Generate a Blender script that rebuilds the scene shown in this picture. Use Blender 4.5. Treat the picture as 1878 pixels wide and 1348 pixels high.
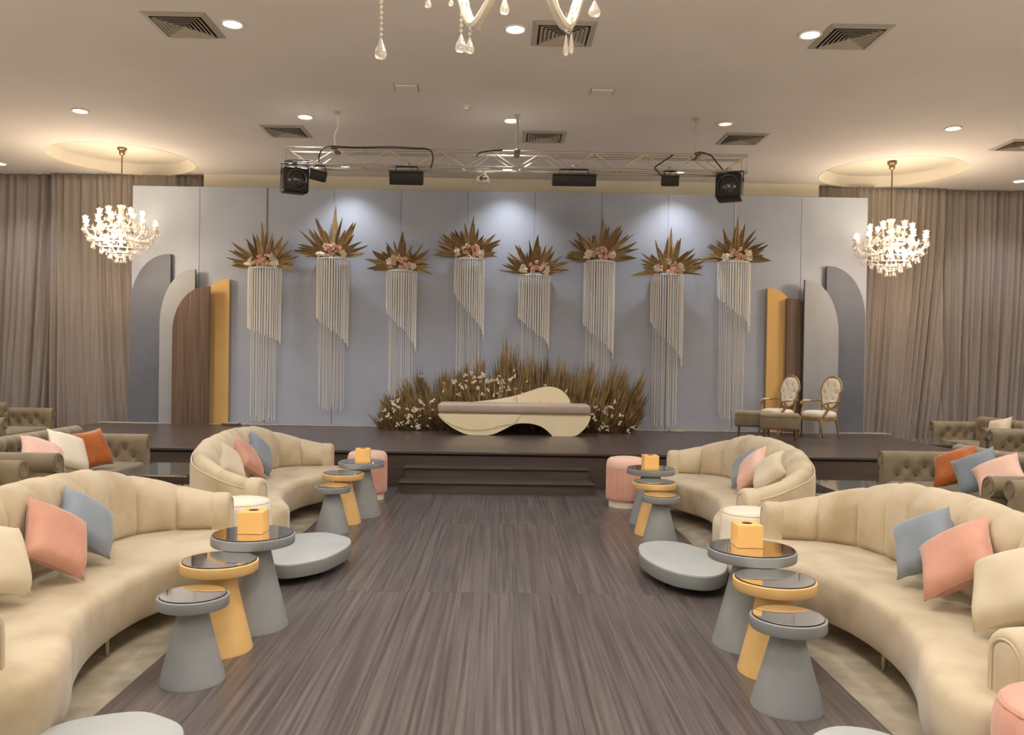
import bpy, bmesh, math, random
from mathutils import Vector, Matrix
random.seed(7)
PI = math.pi
for o in list(bpy.data.objects): bpy.data.objects.remove(o)
SC = bpy.context.scene; COL = SC.collection

# ------------------------------------------------------------------ camera, world, exposure
cd = bpy.data.cameras.new('camera'); cam = bpy.data.objects.new('camera', cd); COL.objects.link(cam)
cd.sensor_width = 36; cd.sensor_fit = 'HORIZONTAL'; cd.lens = 36*1500/1878; cd.shift_x = 11/1878
cd.clip_start = 0.05; cd.clip_end = 100
cam.matrix_world = Matrix.Translation((0, 0, 1.65)) @ (Matrix.Rotation(-.0080, 4, 'Z') @ Matrix.Rotation(PI/2-.0073, 4, 'X') @ Matrix.Rotation(.0152, 4, 'Z'))
SC.camera = cam
w = bpy.data.worlds.new('world'); SC.world = w; w.use_nodes = True
w.node_tree.nodes['Background'].inputs[0].default_value = (1, .9, .78, 1)
w.node_tree.nodes['Background'].inputs[1].default_value = 0.05
vs = SC.view_settings; vs.view_transform = 'Standard'; vs.look = 'None'; vs.gamma = 1; vs.use_curve_mapping = False
vs.exposure = 0.12
SPOT_W = 88.0        # each ceiling downlight
CHAND_W = 135.0       # each wall-side chandelier
NEAR_W = 185.0        # near chandelier, and unseen lamps added to brighten the hall
SPOT_COL = (.98, .98, 1); CH_COL = (1, .84, .67); WALL_COL = (1, .77, .57)

def lamp(name, kind, loc, energy, color, radius=.05, **kw):
    d = bpy.data.lights.new(name, kind); d.energy = energy; d.color = color
    d.shadow_soft_size = radius
    for k, v in kw.items(): setattr(d, k, v)
    o = bpy.data.objects.new(name, d); COL.objects.link(o); o.location = loc
    return o
DX = [-8.72, -5.73, -2.70, .105, 3.05, 6.2, 9.09]; DY = [-3.6, -.7, 2.25, 5.2, 8.16, 11.24, 14.08]
for iy, y in enumerate(DY):
    for ix, x in enumerate(DX):
        if iy == 5 and ix == 4: continue            # the dead lamp
        if iy == 6 and ix in (1, 5): continue       # chandelier recesses
        lamp('downlight_lamp', 'SPOT', (x, y, 4.93), SPOT_W*(1.3 if iy == 6 else 1.75 if iy == 5 else 1), SPOT_COL, .06, spot_size=math.radians(115 if iy == 6 else 118), spot_blend=1 if iy == 6 else .5)
for x, y, z in ((-6.41, 13.35, 3.5), (6.61, 13.35, 3.5)):
    lamp('chandelier_lamp', 'POINT', (x, y, z), CHAND_W, WALL_COL, .28)
for x, y, z in ((-6.41, 13.85, 3.72), (6.61, 13.85, 3.70)):
    lamp('crystal_fill_lamp', 'POINT', (x, y, z), 22, WALL_COL, .12)  # added fill inside each chandelier to brighten its crystals
for x, y, z in ((.08, 3.9, 3.95), (-6.5, 3.9, 3.6), (6.6, 3.9, 3.6), (.08, -1.1, 3.9)):  # first lamp is the near chandelier, the others are unseen fill added
    lamp('near_and_fill_lamp', 'POINT', (x, y, z), NEAR_W, CH_COL, .35)

# ------------------------------------------------------------------ materials
def lin(c):
    return tuple((v/255/12.92 if v/255 <= .04045 else ((v/255+.055)/1.055)**2.4) for v in c)
def mat(name, c, rough=.6, c2=None, scale=8, stretch=(1, 1, 1), bump=0, bscale=60, metal=0, sheen=0, trans=0, coat=0, emit=0, spec=.5, rnd=0, detail=4, contrast=(.35, .65)):
    m = bpy.data.materials.new(name); m.use_nodes = True; nt = m.node_tree; N = nt.nodes; L = nt.links
    b = N['Principled BSDF']; rgb = (*lin(c), 1)
    b.inputs['Base Color'].default_value = rgb; b.inputs['Roughness'].default_value = rough
    b.inputs['Metallic'].default_value = metal; b.inputs['Specular IOR Level'].default_value = spec
    if sheen: b.inputs['Sheen Weight'].default_value = sheen; b.inputs['Sheen Roughness'].default_value = .4
    if trans: b.inputs['Transmission Weight'].default_value = trans
    if coat: b.inputs['Coat Weight'].default_value = coat; b.inputs['Coat Roughness'].default_value = .15
    if emit: b.inputs['Emission Color'].default_value = rgb; b.inputs['Emission Strength'].default_value = emit
    tc = N.new('ShaderNodeTexCoord'); vec = tc.outputs['Object']
    if rnd:
        oi = N.new('ShaderNodeObjectInfo'); ad = N.new('ShaderNodeVectorMath'); ad.operation = 'MULTIPLY_ADD'
        cx = N.new('ShaderNodeCombineXYZ')
        for k in range(3): L.new(oi.outputs['Random'], cx.inputs[k])
        ad.inputs[1].default_value = (37, 53, 29); L.new(cx.outputs[0], ad.inputs[0]); L.new(vec, ad.inputs[2]); vec = ad.outputs[0]
    mp = N.new('ShaderNodeMapping'); mp.inputs['Scale'].default_value = stretch; L.new(vec, mp.inputs[0])
    if c2:
        n = N.new('ShaderNodeTexNoise'); n.inputs['Scale'].default_value = scale; n.inputs['Detail'].default_value = detail
        L.new(mp.outputs[0], n.inputs['Vector'])
        r = N.new('ShaderNodeValToRGB'); r.color_ramp.elements[0].position = contrast[0]; r.color_ramp.elements[1].position = contrast[1]
        r.color_ramp.elements[0].color = rgb; r.color_ramp.elements[1].color = (*lin(c2), 1)
        L.new(n.outputs['Fac'], r.inputs[0]); L.new(r.outputs[0], b.inputs['Base Color'])
    if bump:
        n2 = N.new('ShaderNodeTexNoise'); n2.inputs['Scale'].default_value = bscale; n2.inputs['Detail'].default_value = 3
        L.new(mp.outputs[0], n2.inputs['Vector'])
        bp = N.new('ShaderNodeBump'); bp.inputs['Strength'].default_value = bump; bp.inputs['Distance'].default_value = .01
        L.new(n2.outputs['Fac'], bp.inputs['Height']); L.new(bp.outputs[0], b.inputs['Normal'])
    return m
M = dict(
    ceiling=mat('ceiling_paint', (226, 221, 217), .85, (230, 225, 221), 1.5),
    recess=mat('recess_paint', (214, 208, 196), .85, (218, 212, 200), 3),
    olive=mat('olive_cream_paint', (220, 213, 193), .8, (224, 217, 198), 3),
    sidewall=mat('side_wall_paint', (200, 192, 184), .85),
    panel=mat('backdrop_paint', (162, 171, 188), .5, (167, 176, 193), 2, bump=.05, rnd=1),
    trimgold=mat('brass_trim', (150, 110, 60), .4, metal=.6),
    trimpale=mat('pale_trim', (215, 205, 185), .5),
    carpet=mat('beige_carpet', (150, 142, 124), .95, (180, 172, 154), 6, bump=.3, bscale=150, contrast=(.3, .7)),
    floor=mat('grey_brown_laminate', (76, 69, 69), .3, (115, 107, 104), 1, stretch=(52, .75, 1), spec=.6, bump=.04, bscale=1, rnd=1, detail=7, contrast=(.36, .72)),
    stage=mat('dark_brown_laminate', (70, 61, 58), .3, (84, 73, 68), 1, stretch=(1.2, 14, 14), rnd=1, detail=5),
    stagedark=mat('stage_gap_black', (18, 15, 14), .6),
    lip=mat('pale_grey_carpet_strip', (150, 142, 130), .95, (175, 168, 155), 9),
    curtain=mat('taupe_curtain', (134, 126, 121), .8, (147, 139, 134), 1, stretch=(30, 30, .6), sheen=.15),
    velvet=mat('beige_velvet', (178, 161, 131), .8, (203, 190, 163), 3.2, bump=.05, bscale=20, sheen=.35, rnd=1, contrast=(.28, .55)),
    brownvelvet=mat('olive_brown_velvet', (122, 110, 86), .75, (138, 125, 100), 5, sheen=.4, bump=.04, bscale=30, rnd=1),
    button=mat('dark_velvet_button', (84, 72, 56), .7),
    steel=mat('brushed_steel', (180, 172, 160), .3, metal=1),
    grey=mat('grey_lacquer', (146, 152, 155), .5, (152, 158, 161), 5, bump=.02),
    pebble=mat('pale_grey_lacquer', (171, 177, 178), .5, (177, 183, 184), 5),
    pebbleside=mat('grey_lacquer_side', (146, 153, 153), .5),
    yellow=mat('yellow_ochre_lacquer', (232, 192, 126), .5, (236, 198, 132), 5),
    tissue=mat('amber_box', (246, 198, 122), .45),
    hole=mat('dark_slot', (60, 40, 20), .8),
    mirror=mat('smoked_mirror', (240, 239, 235), .04, metal=1),
    mirrorrim=mat('mirror_dark_edge', (30, 32, 30), .3),
    black=mat('matt_black', (11, 11, 11), .55, (15, 15, 15), 20),
    darkgrey=mat('dark_lens', (27, 26, 23), .25, spec=.8),
    rubber=mat('black_cable', (34, 27, 24), .6),
    pink=mat('salmon_velvet', (214, 160, 142), .75, (220, 170, 152), 5, sheen=.4, bump=.04, rnd=1),
    pinktop=mat('pale_salmon_velvet', (236, 196, 178), .75, (240, 204, 188), 5, sheen=.3),  # tops and shoulders of the stage-side poufs, paler than their sides
    rose=mat('old_rose_velvet', (198, 144, 122), .7, (208, 156, 136), 6, sheen=.4, rnd=1),
    palepink=mat('pale_pink_fabric', (226, 186, 170), .8, (232, 194, 178), 8, sheen=.2),
    blue=mat('blue_grey_velvet', (126, 138, 150), .75, (140, 150, 162), 6, sheen=.4, rnd=1),
    orange=mat('burnt_orange_velvet', (168, 88, 26), .6, (184, 104, 38), 8, sheen=.3, bump=.2, bscale=15),
    cream=mat('cream_velvet', (210, 198, 172), .8, (218, 208, 184), 5, sheen=.3, rnd=1),
    whitecream=mat('off_white_leatherette', (234, 226, 208), .5, (238, 230, 214), 5),
    benchcream=mat('cream_lacquer', (243, 232, 196), .45, (245, 235, 202), 4),
    benchseam=mat('cream_lacquer_seam', (190, 172, 124), .5),
    taupe=mat('taupe_leatherette', (176, 160, 150), .45, (182, 166, 156), 4),
    archblue=mat('slate_blue_paint', (96, 102, 114), .6, (102, 108, 120), 3),
    archgrey=mat('light_grey_paint', (150, 154, 158), .6, (155, 159, 163), 3),
    archwood=mat('walnut_laminate', (84, 66, 54), .5, (112, 92, 78), 1, stretch=(22, 22, .7), detail=6),
    archyellow=mat('ochre_paint', (216, 176, 110), .6, (220, 182, 116), 3),
    archedge=mat('arch_edge_grey', (100, 98, 98), .7),
    palm=mat('dried_palm', (146, 123, 84), .8, (176, 152, 110), 12, stretch=(4, 4, 1), rnd=1),
    palmdark=mat('dried_palm_dark', (118, 96, 62), .8, (148, 124, 84), 12, stretch=(4, 4, 1), rnd=1),
    grass=mat('dried_grass', (142, 120, 80), .9, (178, 154, 110), 9, rnd=1),
    grassdark=mat('dried_grass_dark', (112, 92, 60), .9, (138, 116, 78), 9),
    rosepetal=mat('peach_petals', (226, 180, 162), .7, (236, 204, 188), 30, rnd=1),
    orchid=mat('white_petals', (236, 226, 206), .7, (240, 232, 216), 20),
    thread=mat('ivory_thread', (240, 237, 230), .8),
    gilt=mat('gilt_wood', (140, 114, 70), .45, (160, 134, 86), 12),
    white=mat('white_plastic', (226, 220, 210), .5),
    grille=mat('grey_metal_louvre', (176, 168, 156), .6),
    ventdark=mat('vent_shadow', (70, 62, 54), .8),
    silver=mat('truss_aluminium', (196, 188, 176), .35, metal=.85),
    crystal=mat('crystal', (255, 251, 244), .04, trans=.86, spec=.8),
    glassarm=mat('moulded_glass', (232, 226, 212), .15, trans=.25, spec=.7),
    bulb=mat('warm_bulb', (255, 232, 195), .4, emit=110),
    lens=mat('downlight_lens', (255, 248, 238), .4, emit=20),
    deadlens=mat('dead_lens_glow', (236, 232, 226), .4, emit=.9),  # lamp is off; faint glow painted in for its reflecting centre
    tableglass=mat('table_glass', (190, 196, 190), .05, trans=.85, spec=.6),
    bronze=mat('bronze_metal', (120, 104, 80), .35, metal=.9),
)

# ------------------------------------------------------------------ mesh helpers
def finish(me, m, angle=40):
    mats = m if isinstance(m, (list, tuple)) else [m]
    for k in mats: me.materials.append(M[k])
    me.shade_smooth(); me.set_sharp_from_angle(angle=math.radians(angle))
def obj(name, data, m, parent=None, loc=None, rot=None, angle=40):
    """data = (verts, faces) or a bmesh; links it as ONE mesh object"""
    me = bpy.data.meshes.new(name)
    if isinstance(data, bmesh.types.BMesh):
        data.to_mesh(me); data.free()
    else:
        me.from_pydata([tuple(v) for v in data[0]], [], data[1])
        bm = bmesh.new(); bm.from_mesh(me); bmesh.ops.recalc_face_normals(bm, faces=bm.faces); bm.to_mesh(me); bm.free()
    finish(me, m, angle)
    return inst(name, me, parent, loc, rot)
def inst(name, me, parent=None, loc=None, rot=None, scale=None):
    o = bpy.data.objects.new(name, me); COL.objects.link(o)
    if parent: o.parent = parent
    if loc is not None: o.location = loc
    if rot is not None: o.rotation_euler = rot
    if scale is not None: o.scale = scale
    return o
def tag(o, label, cat, group=None):
    o['label'] = label; o['category'] = cat
    if group: o['group'] = group
    return o
def thing(name, label, cat, loc=(0, 0, 0), rz=0, group=None):
    o = bpy.data.objects.new(name, None); COL.objects.link(o); o.location = loc; o.rotation_euler = (0, 0, rz); o.empty_display_size = .1
    return tag(o, label, cat, group)
def struct(o): o['kind'] = 'structure'; return o
def dup(root, loc, rz=None, label=None, group=None, scale=None):
    r = root.copy(); COL.objects.link(r); r.location = loc
    if rz is not None: r.rotation_euler = (0, 0, rz)
    if scale: r.scale = scale
    if label: r['label'] = label
    if group: r['group'] = group
    for ch in list(root.children):
        c = ch.copy(); COL.objects.link(c); c.parent = r
        for g in list(ch.children):
            d = g.copy(); COL.objects.link(d); d.parent = c
    return r
def merge(*ds):
    V, F = [], []
    for v, f in ds:
        n = len(V); V += [tuple(p) for p in v]; F += [tuple(i+n for i in q) for q in f]
    return V, F
def xf(d, mt): return [mt @ Vector(v) for v in d[0]], d[1]
def mv(d, x, y, z): return [(v[0]+x, v[1]+y, v[2]+z) for v in d[0]], d[1]
def box(x0, x1, y0, y1, z0, z1):
    return [(x0, y0, z0), (x1, y0, z0), (x1, y1, z0), (x0, y1, z0), (x0, y0, z1), (x1, y0, z1), (x1, y1, z1), (x0, y1, z1)], \
        [(0, 3, 2, 1), (4, 5, 6, 7), (0, 1, 5, 4), (1, 2, 6, 5), (2, 3, 7, 6), (3, 0, 4, 7)]
def rbox(x0, x1, y0, y1, z0, z1, r=.02, seg=2):
    bm = bmesh.new(); v, f = box(x0, x1, y0, y1, z0, z1)
    vs_ = [bm.verts.new(p) for p in v]
    for q in f: bm.faces.new([vs_[i] for i in q])
    bmesh.ops.bevel(bm, geom=bm.edges[:], offset=r, segments=seg, affect='EDGES', profile=.5)
    bm.verts.index_update()
    out = [tuple(p.co) for p in bm.verts], [tuple(p.index for p in q.verts) for q in bm.faces]
    bm.free(); return out
def lathe(prof, n=32, ang=2*PI, rad=None):
    V, F = [], []; k = len(prof)
    for i in range(n):
        a = ang*i/n
        for j, (r, z) in enumerate(prof):
            rr = r*(rad(a, j) if rad else 1); V.append((rr*math.cos(a), rr*math.sin(a), z))
    for i in range(n):
        for j in range(k-1):
            a, b = i*k+j, ((i+1) % n)*k+j
            F.append((a, b, b+1, a+1))
    if prof[0][0] > 1e-6: F.append(tuple(i*k for i in range(n))[::-1])
    if prof[-1][0] > 1e-6: F.append(tuple(i*k+k-1 for i in range(n)))
    return V, F
def catmull(pts, n=6, closed=False):
    out = []; m = len(pts); P = [Vector(p) for p in pts]
    for i in range(m if closed else m-1):
        if closed: p0, p1, p2, p3 = P[i-1], P[i], P[(i+1) % m], P[(i+2) % m]
        else: p0, p1, p2, p3 = P[max(i-1, 0)], P[i], P[i+1], P[min(i+2, m-1)]
        for k in range(n):
            t = k/n
            out.append(.5*((2*p1)+(p2-p0)*t+(2*p0-5*p1+4*p2-p3)*t*t+(3*p1-p0-3*p2+p3)*t**3))
    if not closed: out.append(P[-1].copy())
    return out
def tube(pts, r, n=8, closed=False):
    P = [Vector(p) for p in pts]; m = len(P); R = r if isinstance(r, (list, tuple)) else [r]*m
    V, F = [], []; prev = None
    for i, p in enumerate(P):
        if closed: t = P[(i+1) % m]-P[i-1]
        else: t = P[min(i+1, m-1)]-P[max(i-1, 0)]
        if t.length < 1e-9: t = Vector((0, 0, 1))
        t.normalize()
        if prev is None:
            u = t.orthogonal().normalized()
        else:
            u = prev-t*prev.dot(t); u = u.normalized() if u.length > 1e-6 else t.orthogonal().normalized()
        prev = u; v = t.cross(u)
        for k in range(n):
            a = 2*PI*k/n; V.append(p+(u*math.cos(a)+v*math.sin(a))*R[i])
    for i in range(m if closed else m-1):
        for k in range(n):
            a, b = i*n+k, ((i+1) % m)*n+k; c, d = ((i+1) % m)*n+(k+1) % n, i*n+(k+1) % n
            F.append((a, b, c, d))
    if not closed: F.append(tuple(range(n))[::-1]); F.append(tuple((m-1)*n+k for k in range(n)))
    return V, F
def prism(poly, y0, y1):
    """poly of (x,z) extruded from y0 to y1"""
    n = len(poly)
    V = [(x, y0, z) for x, z in poly]+[(x, y1, z) for x, z in poly]
    F = [tuple(range(n)), tuple(range(n, 2*n))[::-1]]+[(i, (i+1) % n, n+(i+1) % n, n+i) for i in range(n)]
    return V, F
def inset2d(poly, d):
    n = len(poly); out = []
    A = sum(poly[i][0]*poly[(i+1) % n][1]-poly[(i+1) % n][0]*poly[i][1] for i in range(n)); s = 1 if A > 0 else -1
    for i in range(n):
        t = Vector((poly[(i+1) % n][0]-poly[i-1][0], poly[(i+1) % n][1]-poly[i-1][1])).normalized()
        out.append((poly[i][0]-t.y*d*s, poly[i][1]+t.x*d*s))
    return out
def slab(poly, levels):
    """levels: list of (inset, z); stacked rings of a plan outline with flat caps"""
    n = len(poly); V, F = [], []
    for d, z in levels: V += [(x, y, z) for x, y in inset2d(poly, d)]
    for l in range(len(levels)-1):
        for i in range(n):
            F.append((l*n+i, l*n+(i+1) % n, (l+1)*n+(i+1) % n, (l+1)*n+i))
    F.append(tuple(range(n))[::-1]); F.append(tuple((len(levels)-1)*n+i for i in range(n)))
    return V, F
def ico(r, sub=1, sc=(1, 1, 1)):
    bm = bmesh.new(); bmesh.ops.create_icosphere(bm, subdivisions=sub, radius=r); bm.verts.index_update()
    out = [(v.co.x*sc[0], v.co.y*sc[1], v.co.z*sc[2]) for v in bm.verts], [tuple(v.index for v in f.verts) for f in bm.faces]
    bm.free(); return out
def pillow_mesh(s, th=.13, n=12):
    V, F = [], []
    for side in (1, -1):
        for i in range(n+1):
            for j in range(n+1):
                u, v = 2*i/n-1, 2*j/n-1
                e = max(0, (1-u**4)*(1-v**4))**.55
                k = 1-.07*(1-abs(u)**2)*abs(v)**3 if True else 1
                kx = 1-.09*(1-v*v)*abs(u)**3; ky = 1-.09*(1-u*u)*abs(v)**3
                V.append((u*kx*s/2, v*ky*s/2, side*(e*th/2*(1+.12*math.sin(3*u+2*v*side))+.004)))
    w_ = n+1
    for sd in (0, 1):
        o = sd*w_*w_
        for i in range(n):
            for j in range(n):
                q = (o+i*w_+j, o+(i+1)*w_+j, o+(i+1)*w_+j+1, o+i*w_+j+1)
                F.append(q if sd == 0 else q[::-1])
    rim = [i*w_ for i in range(n)]+[n*w_+j for j in range(n)]+[(n-i)*w_+n for i in range(n)]+[n-j for j in range(n)]
    for a, b in zip(rim, rim[1:]+rim[:1]): F.append((a, a+w_*w_, b+w_*w_, b))
    return V, F

# ------------------------------------------------------------------ the room shell
H = 4.96
obj('floor', box(-10.6, 10.6, -5, 15.3, -.12, -.012), 'carpet')['kind'] = 'structure'
floor = bpy.data.objects['floor']
# dance-floor sheets laid flush into the carpet: three columns of large laminate sheets
pm = {}
for iy in range(6):
    y0 = 10.74-2.46*(iy+1); y1 = y0+2.46
    for ix in range(3):
        x0 = -1.835+ix*1.21
        d = rbox(-.6044, .6044, -1.229, 1.229, -.010, 0, .0006, 1)
        if 's' not in pm:
            o = obj('laminate_sheet', d, 'floor', floor, (x0+.605, y0+1.23, 0)); pm['s'] = o.data
        else: inst('laminate_sheet', pm['s'], floor, (x0+.605, y0+1.23, 0))
# ceiling with two round recesses
REC = [(-6.42, 13.9, 1.16), (6.62, 13.9, 1.16)]
bm = bmesh.new(); edges = []
def ring(pts):
    vs_ = [bm.verts.new(p) for p in pts]
    for a, b in zip(vs_, vs_[1:]+vs_[:1]): edges.append(bm.edges.new((a, b)))
ring([(-10.6, -5, H), (10.6, -5, H), (10.6, 15.3, H), (-10.6, 15.3, H)])
for x, y, r in REC: ring([(x+r*math.cos(2*PI*i/64), y+r*math.sin(2*PI*i/64), H) for i in range(64)])
bmesh.ops.triangle_fill(bm, edges=edges, use_beauty=True)
for f in bm.faces:
    if f.normal.z > 0: f.normal_flip()
ceil = struct(obj('ceiling', bm, 'ceiling'))
for x, y, r in REC:
    n = 64; V, F = [], []
    prof = [(r, H-.004), (r+.012, H+.02), (r, H+.05), (r-.05, H+.15), (r-.08, H+.19)]
    for i in range(n):
        a = 2*PI*i/n
        V += [(x+q*math.cos(a), y+q*math.sin(a), z) for q, z in prof]
    k = len(prof)
    for i in range(n):
        for j in range(k-1): F.append((i*k+j, ((i+1) % n)*k+j, ((i+1) % n)*k+j+1, i*k+j+1))
    F.append(tuple(i*k+k-1 for i in range(n)))
    obj('round_recess', (V, F), 'recess', ceil)
struct(obj('wall_back', box(-10.6, 10.6, 15.3, 15.42, -.12, H+.3), 'olive'))
struct(obj('trim_1', box(-5.40, 5.76, 14.86, 14.94, 4.3, H-.001), 'olive'))
struct(obj('wall_left', box(-10.72, -10.6, -5, 15.42, -.12, H+.1), 'sidewall'))
struct(obj('wall_right', box(10.6, 10.72, -5, 15.42, -.12, H+.1), 'sidewall'))
struct(obj('wall_front', box(-10.6, 10.6, -5.12, -5, -.12, H+.1), 'sidewall'))

# ------------------------------------------------------------------ backdrop of painted panels
bd = thing('backdrop', 'tall blue-grey painted backdrop of eleven panels across the back of the stage', 'backdrop', (0, 14.66, .467))
pw = 13.12/11; pmesh = None
for i in range(11):
    x = -6.565+pw*(i+.5)
    if not pmesh:
        o = obj('backdrop_panel', rbox(-pw/2+.002, pw/2-.002, -.05, .05, .0, 4.21, .004, 1), 'panel', bd, (x, 0, 0)); pmesh = o.data
    else: inst('backdrop_panel', pmesh, bd, (x, 0, 0))
obj('edge_trim', box(-4.185, -4.168, -.062, -.05, 3.2, 4.21), 'trimgold', bd)['label'] = 'brass joint trim left of the flowers'
obj('edge_trim', box(4.166, 4.184, -.062, -.05, 3.3, 4.21), 'trimpale', bd)['label'] = 'pale joint trim at the right'

# ------------------------------------------------------------------ stage and steps
st = thing('stage', 'low wide stage of dark brown laminate with a black shadow gap', 'stage', (0, 0, 0))
X0, X1, Y0, Y1, HS = -7.04, 6.66, 10.66, 14.88, .467
obj('stage_deck', rbox(X0, X1, Y0-.03, Y1, HS-.035, HS, .006, 1), 'stage', st)
obj('shadow_gap', box(X0+.04, X1-.04, Y0+.03, Y1-.02, HS-.06, HS-.035), 'stagedark', st)
obj('front_panel', rbox(X0, X1, Y0+.01, Y0+.05, -.01, HS-.06, .003, 1), 'stage', st)
obj('side_panel', box(X0, X0+.03, Y0+.05, Y1, -.01, HS-.06), 'stage', st)
obj('side_panel', box(X1-.03, X1, Y0+.05, Y1, -.01, HS-.06), 'stage', st)
obj('back_strip', rbox(X0, X1+.27, 14.36, 14.605, HS, HS+.012, .004, 1), 'lip', st)['label'] = 'pale carpet strip along the backdrop foot'  # carpet strip, paler than the deck
sp = thing('stage_steps', 'pair of dark laminate steps in front of the stage centre', 'steps', (-.015, 10.36, 0))
for z0, z1, yf, x0, x1 in ((0, .125, -.27, -1.21, 1.21), (.15, .272, .02, -1.185, 1.185)):
    obj('riser', box(x0+.02, x1-.02, yf+.015, yf+.035, z0, z1), 'stage', sp)
    obj('tread', rbox(x0, x1, yf, .315 if z0 > .1 else .31, z1, z1+.025, .005, 1), 'stage', sp)
    obj('tread_shade_line', box(x0+.01, x1-.01, yf+.004, yf+.016, z1-.014, z1), 'stagedark', sp)  # black strip painted in for the shade under the tread overhang
    for xx in (x0+.02, x1-.05): obj('side_board', box(xx, xx+.03, yf+.035, .3, z0, z1), 'stage', sp)

# ------------------------------------------------------------------ arches standing by the backdrop
def arch_poly(wd, h, cr, mirror, conc=0):
    """half-arch: one straight vertical edge at x=0 (inner), quarter curve at the outer top"""
    pts = [(0, 0), (0, h)]
    n = 18
    for i in range(1, n+1):
        a = PI/2*i/n
        pts.append((-wd*math.sin(a)**.93 if True else 0, h-cr*(1-math.cos(a))))
    pts += [(-wd, 0)]
    return [(-x, z) for x, z in pts] if mirror else pts
def arch(mk, xin, y, wd, h, cr, mirror, label, th=.07):
    t = thing('arch_panel', label, 'panel', (xin, y, HS), 0, 'half arch panels beside the backdrop')
    P = arch_poly(wd, h, cr, mirror)
    obj('face_board', prism(P, -th/2, -th/2+.012), mk, t)
    obj('edge_body', prism(inset2d(P, .003), -th/2+.012, th/2), 'archedge' if mk != 'archyellow' else 'archyellow', t)
yb = 14.56
arch('archblue', -5.84, 14.55, .71, 2.995, .95, False, 'tallest slate blue half-arch panel left of the stage by the curtain')
arch('archgrey', -5.37, 14.45, .61, 2.72, .98, False, 'light grey half-arch panel between the slate and walnut ones at left')
arch('archyellow', -4.80, 14.55, .62, 2.57, .95, False, 'ochre yellow half-arch panel behind the walnut one at left')
arch('archwood', -5.08, 14.35, .635, 2.42, .80, False, 'walnut wood-grain half-arch panel, foremost at left')
arch('archblue', 5.80, 14.55, .70, 2.97, .95, True, 'tallest slate blue half-arch panel right of the stage by the curtain')
arch('archgrey', 5.345, 14.37, .61, 2.70, .98, True, 'light grey half-arch panel behind the white armchairs at right')
arch('archyellow', 4.75, 14.55, .62, 2.56, .95, True, 'ochre yellow half-arch panel beside the walnut one at right')
arch('archwood', 5.07, 14.46, .655, 2.38, .70, True, 'walnut wood-grain half-arch panel behind the white armchairs')

# ------------------------------------------------------------------ curtains
def curtain(x0, x1, ztop, y, label, seed, lean):
    rs = random.Random(seed); n = int((x1-x0)/.014); rows = 30; V, F = [], []
    comps = [(rs.uniform(22, 60), rs.uniform(0, 6.3), rs.uniform(.006, .02), rs.uniform(-1, 1)) for _ in range(6)]
    for r in range(rows+1):
        z = ztop*r/rows
        for i in range(n+1):
            x = x0+(x1-x0)*i/n; s = x+lean*(1-z/ztop)**1.5*(x-x0)/(x1-x0)
            d = sum(a*math.sin(k*(s+.07*q*(1-z/ztop))+p) for k, p, a, q in comps)
            d += .02*math.sin(9*s+2*math.sin(1.3*s))
            V.append((x, y+d*(.75+.5*(1-z/ztop)), z))
    for r in range(rows):
        for i in range(n):
            a = r*(n+1)+i; F.append((a, a+1, a+n+2, a+n+1))
    o = obj('curtain', (V, F), 'curtain', angle=180)
    md = o.modifiers.new('thickness', 'SOLIDIFY'); md.thickness = .004
    return tag(o, label, 'curtain', 'pleated taupe drapes on the back wall')
curtain(-10.5, -8.12, H-.006, 15.12, 'pleated taupe drape at the far left edge behind the sofas', 1, .3)
curtain(-8.2, -5.42, H-.006, 15.0, 'pleated taupe drape behind the left chandelier', 2, -.5)
curtain(5.78, 8.15, H-.006, 15.0, 'pleated taupe drape behind the right chandelier', 3, .5)
curtain(8.05, 10.5, H-.006, 15.12, 'pleated taupe drape at the far right edge behind the sofas', 4, .4)

# ------------------------------------------------------------------ ceiling fittings
def downlight(x, y, label, m='lens'):
    t = thing('downlight', label, 'downlight', (x, y, H-.001), 0, 'recessed ceiling downlights')
    obj('trim_ring', lathe([(.088, 0), (.115, 0), (.118, -.006), (.11, -.014), (.09, -.010), (.088, 0)], 28), 'white', t)
    obj('lens', lathe([(0, -.008), (.06, -.007), (.088, -.003)], 28), m, t)
DL = [(-2.70, 8.16, 'lit downlight beside the upper left air vent'), (.107, 8.16, 'lit downlight beside the middle front air vent and crystal drops'),
      (3.05, 8.16, 'lit downlight beside the upper right air vent'), (-2.71, 11.24, 'lit downlight above the left end of the lighting truss'),
      (.113, 11.25, 'lit downlight by the middle hanger of the truss'), (-2.70, 14.02, 'lit downlight low behind the left half of the truss'),
      (.10, 14.1, 'lit downlight low behind the middle of the truss'), (3.054, 14.03, 'lit downlight low behind the right end of the truss'),
      (-5.73, 11.15, 'lit downlight on the plain ceiling in front of the left round recess'), (6.2, 11.25, 'lit downlight on the plain ceiling in front of the right round recess'),
      (-8.74, 14.32, 'lit downlight at the far left edge above the curtain'), (9.09, 14.33, 'lit downlight at the far right edge above the curtain')]
for x, y, l in DL: downlight(x, y, l)
downlight(3.05, 11.23, 'unlit downlight with white ring above the right end of the truss', 'deadlens')
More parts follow.
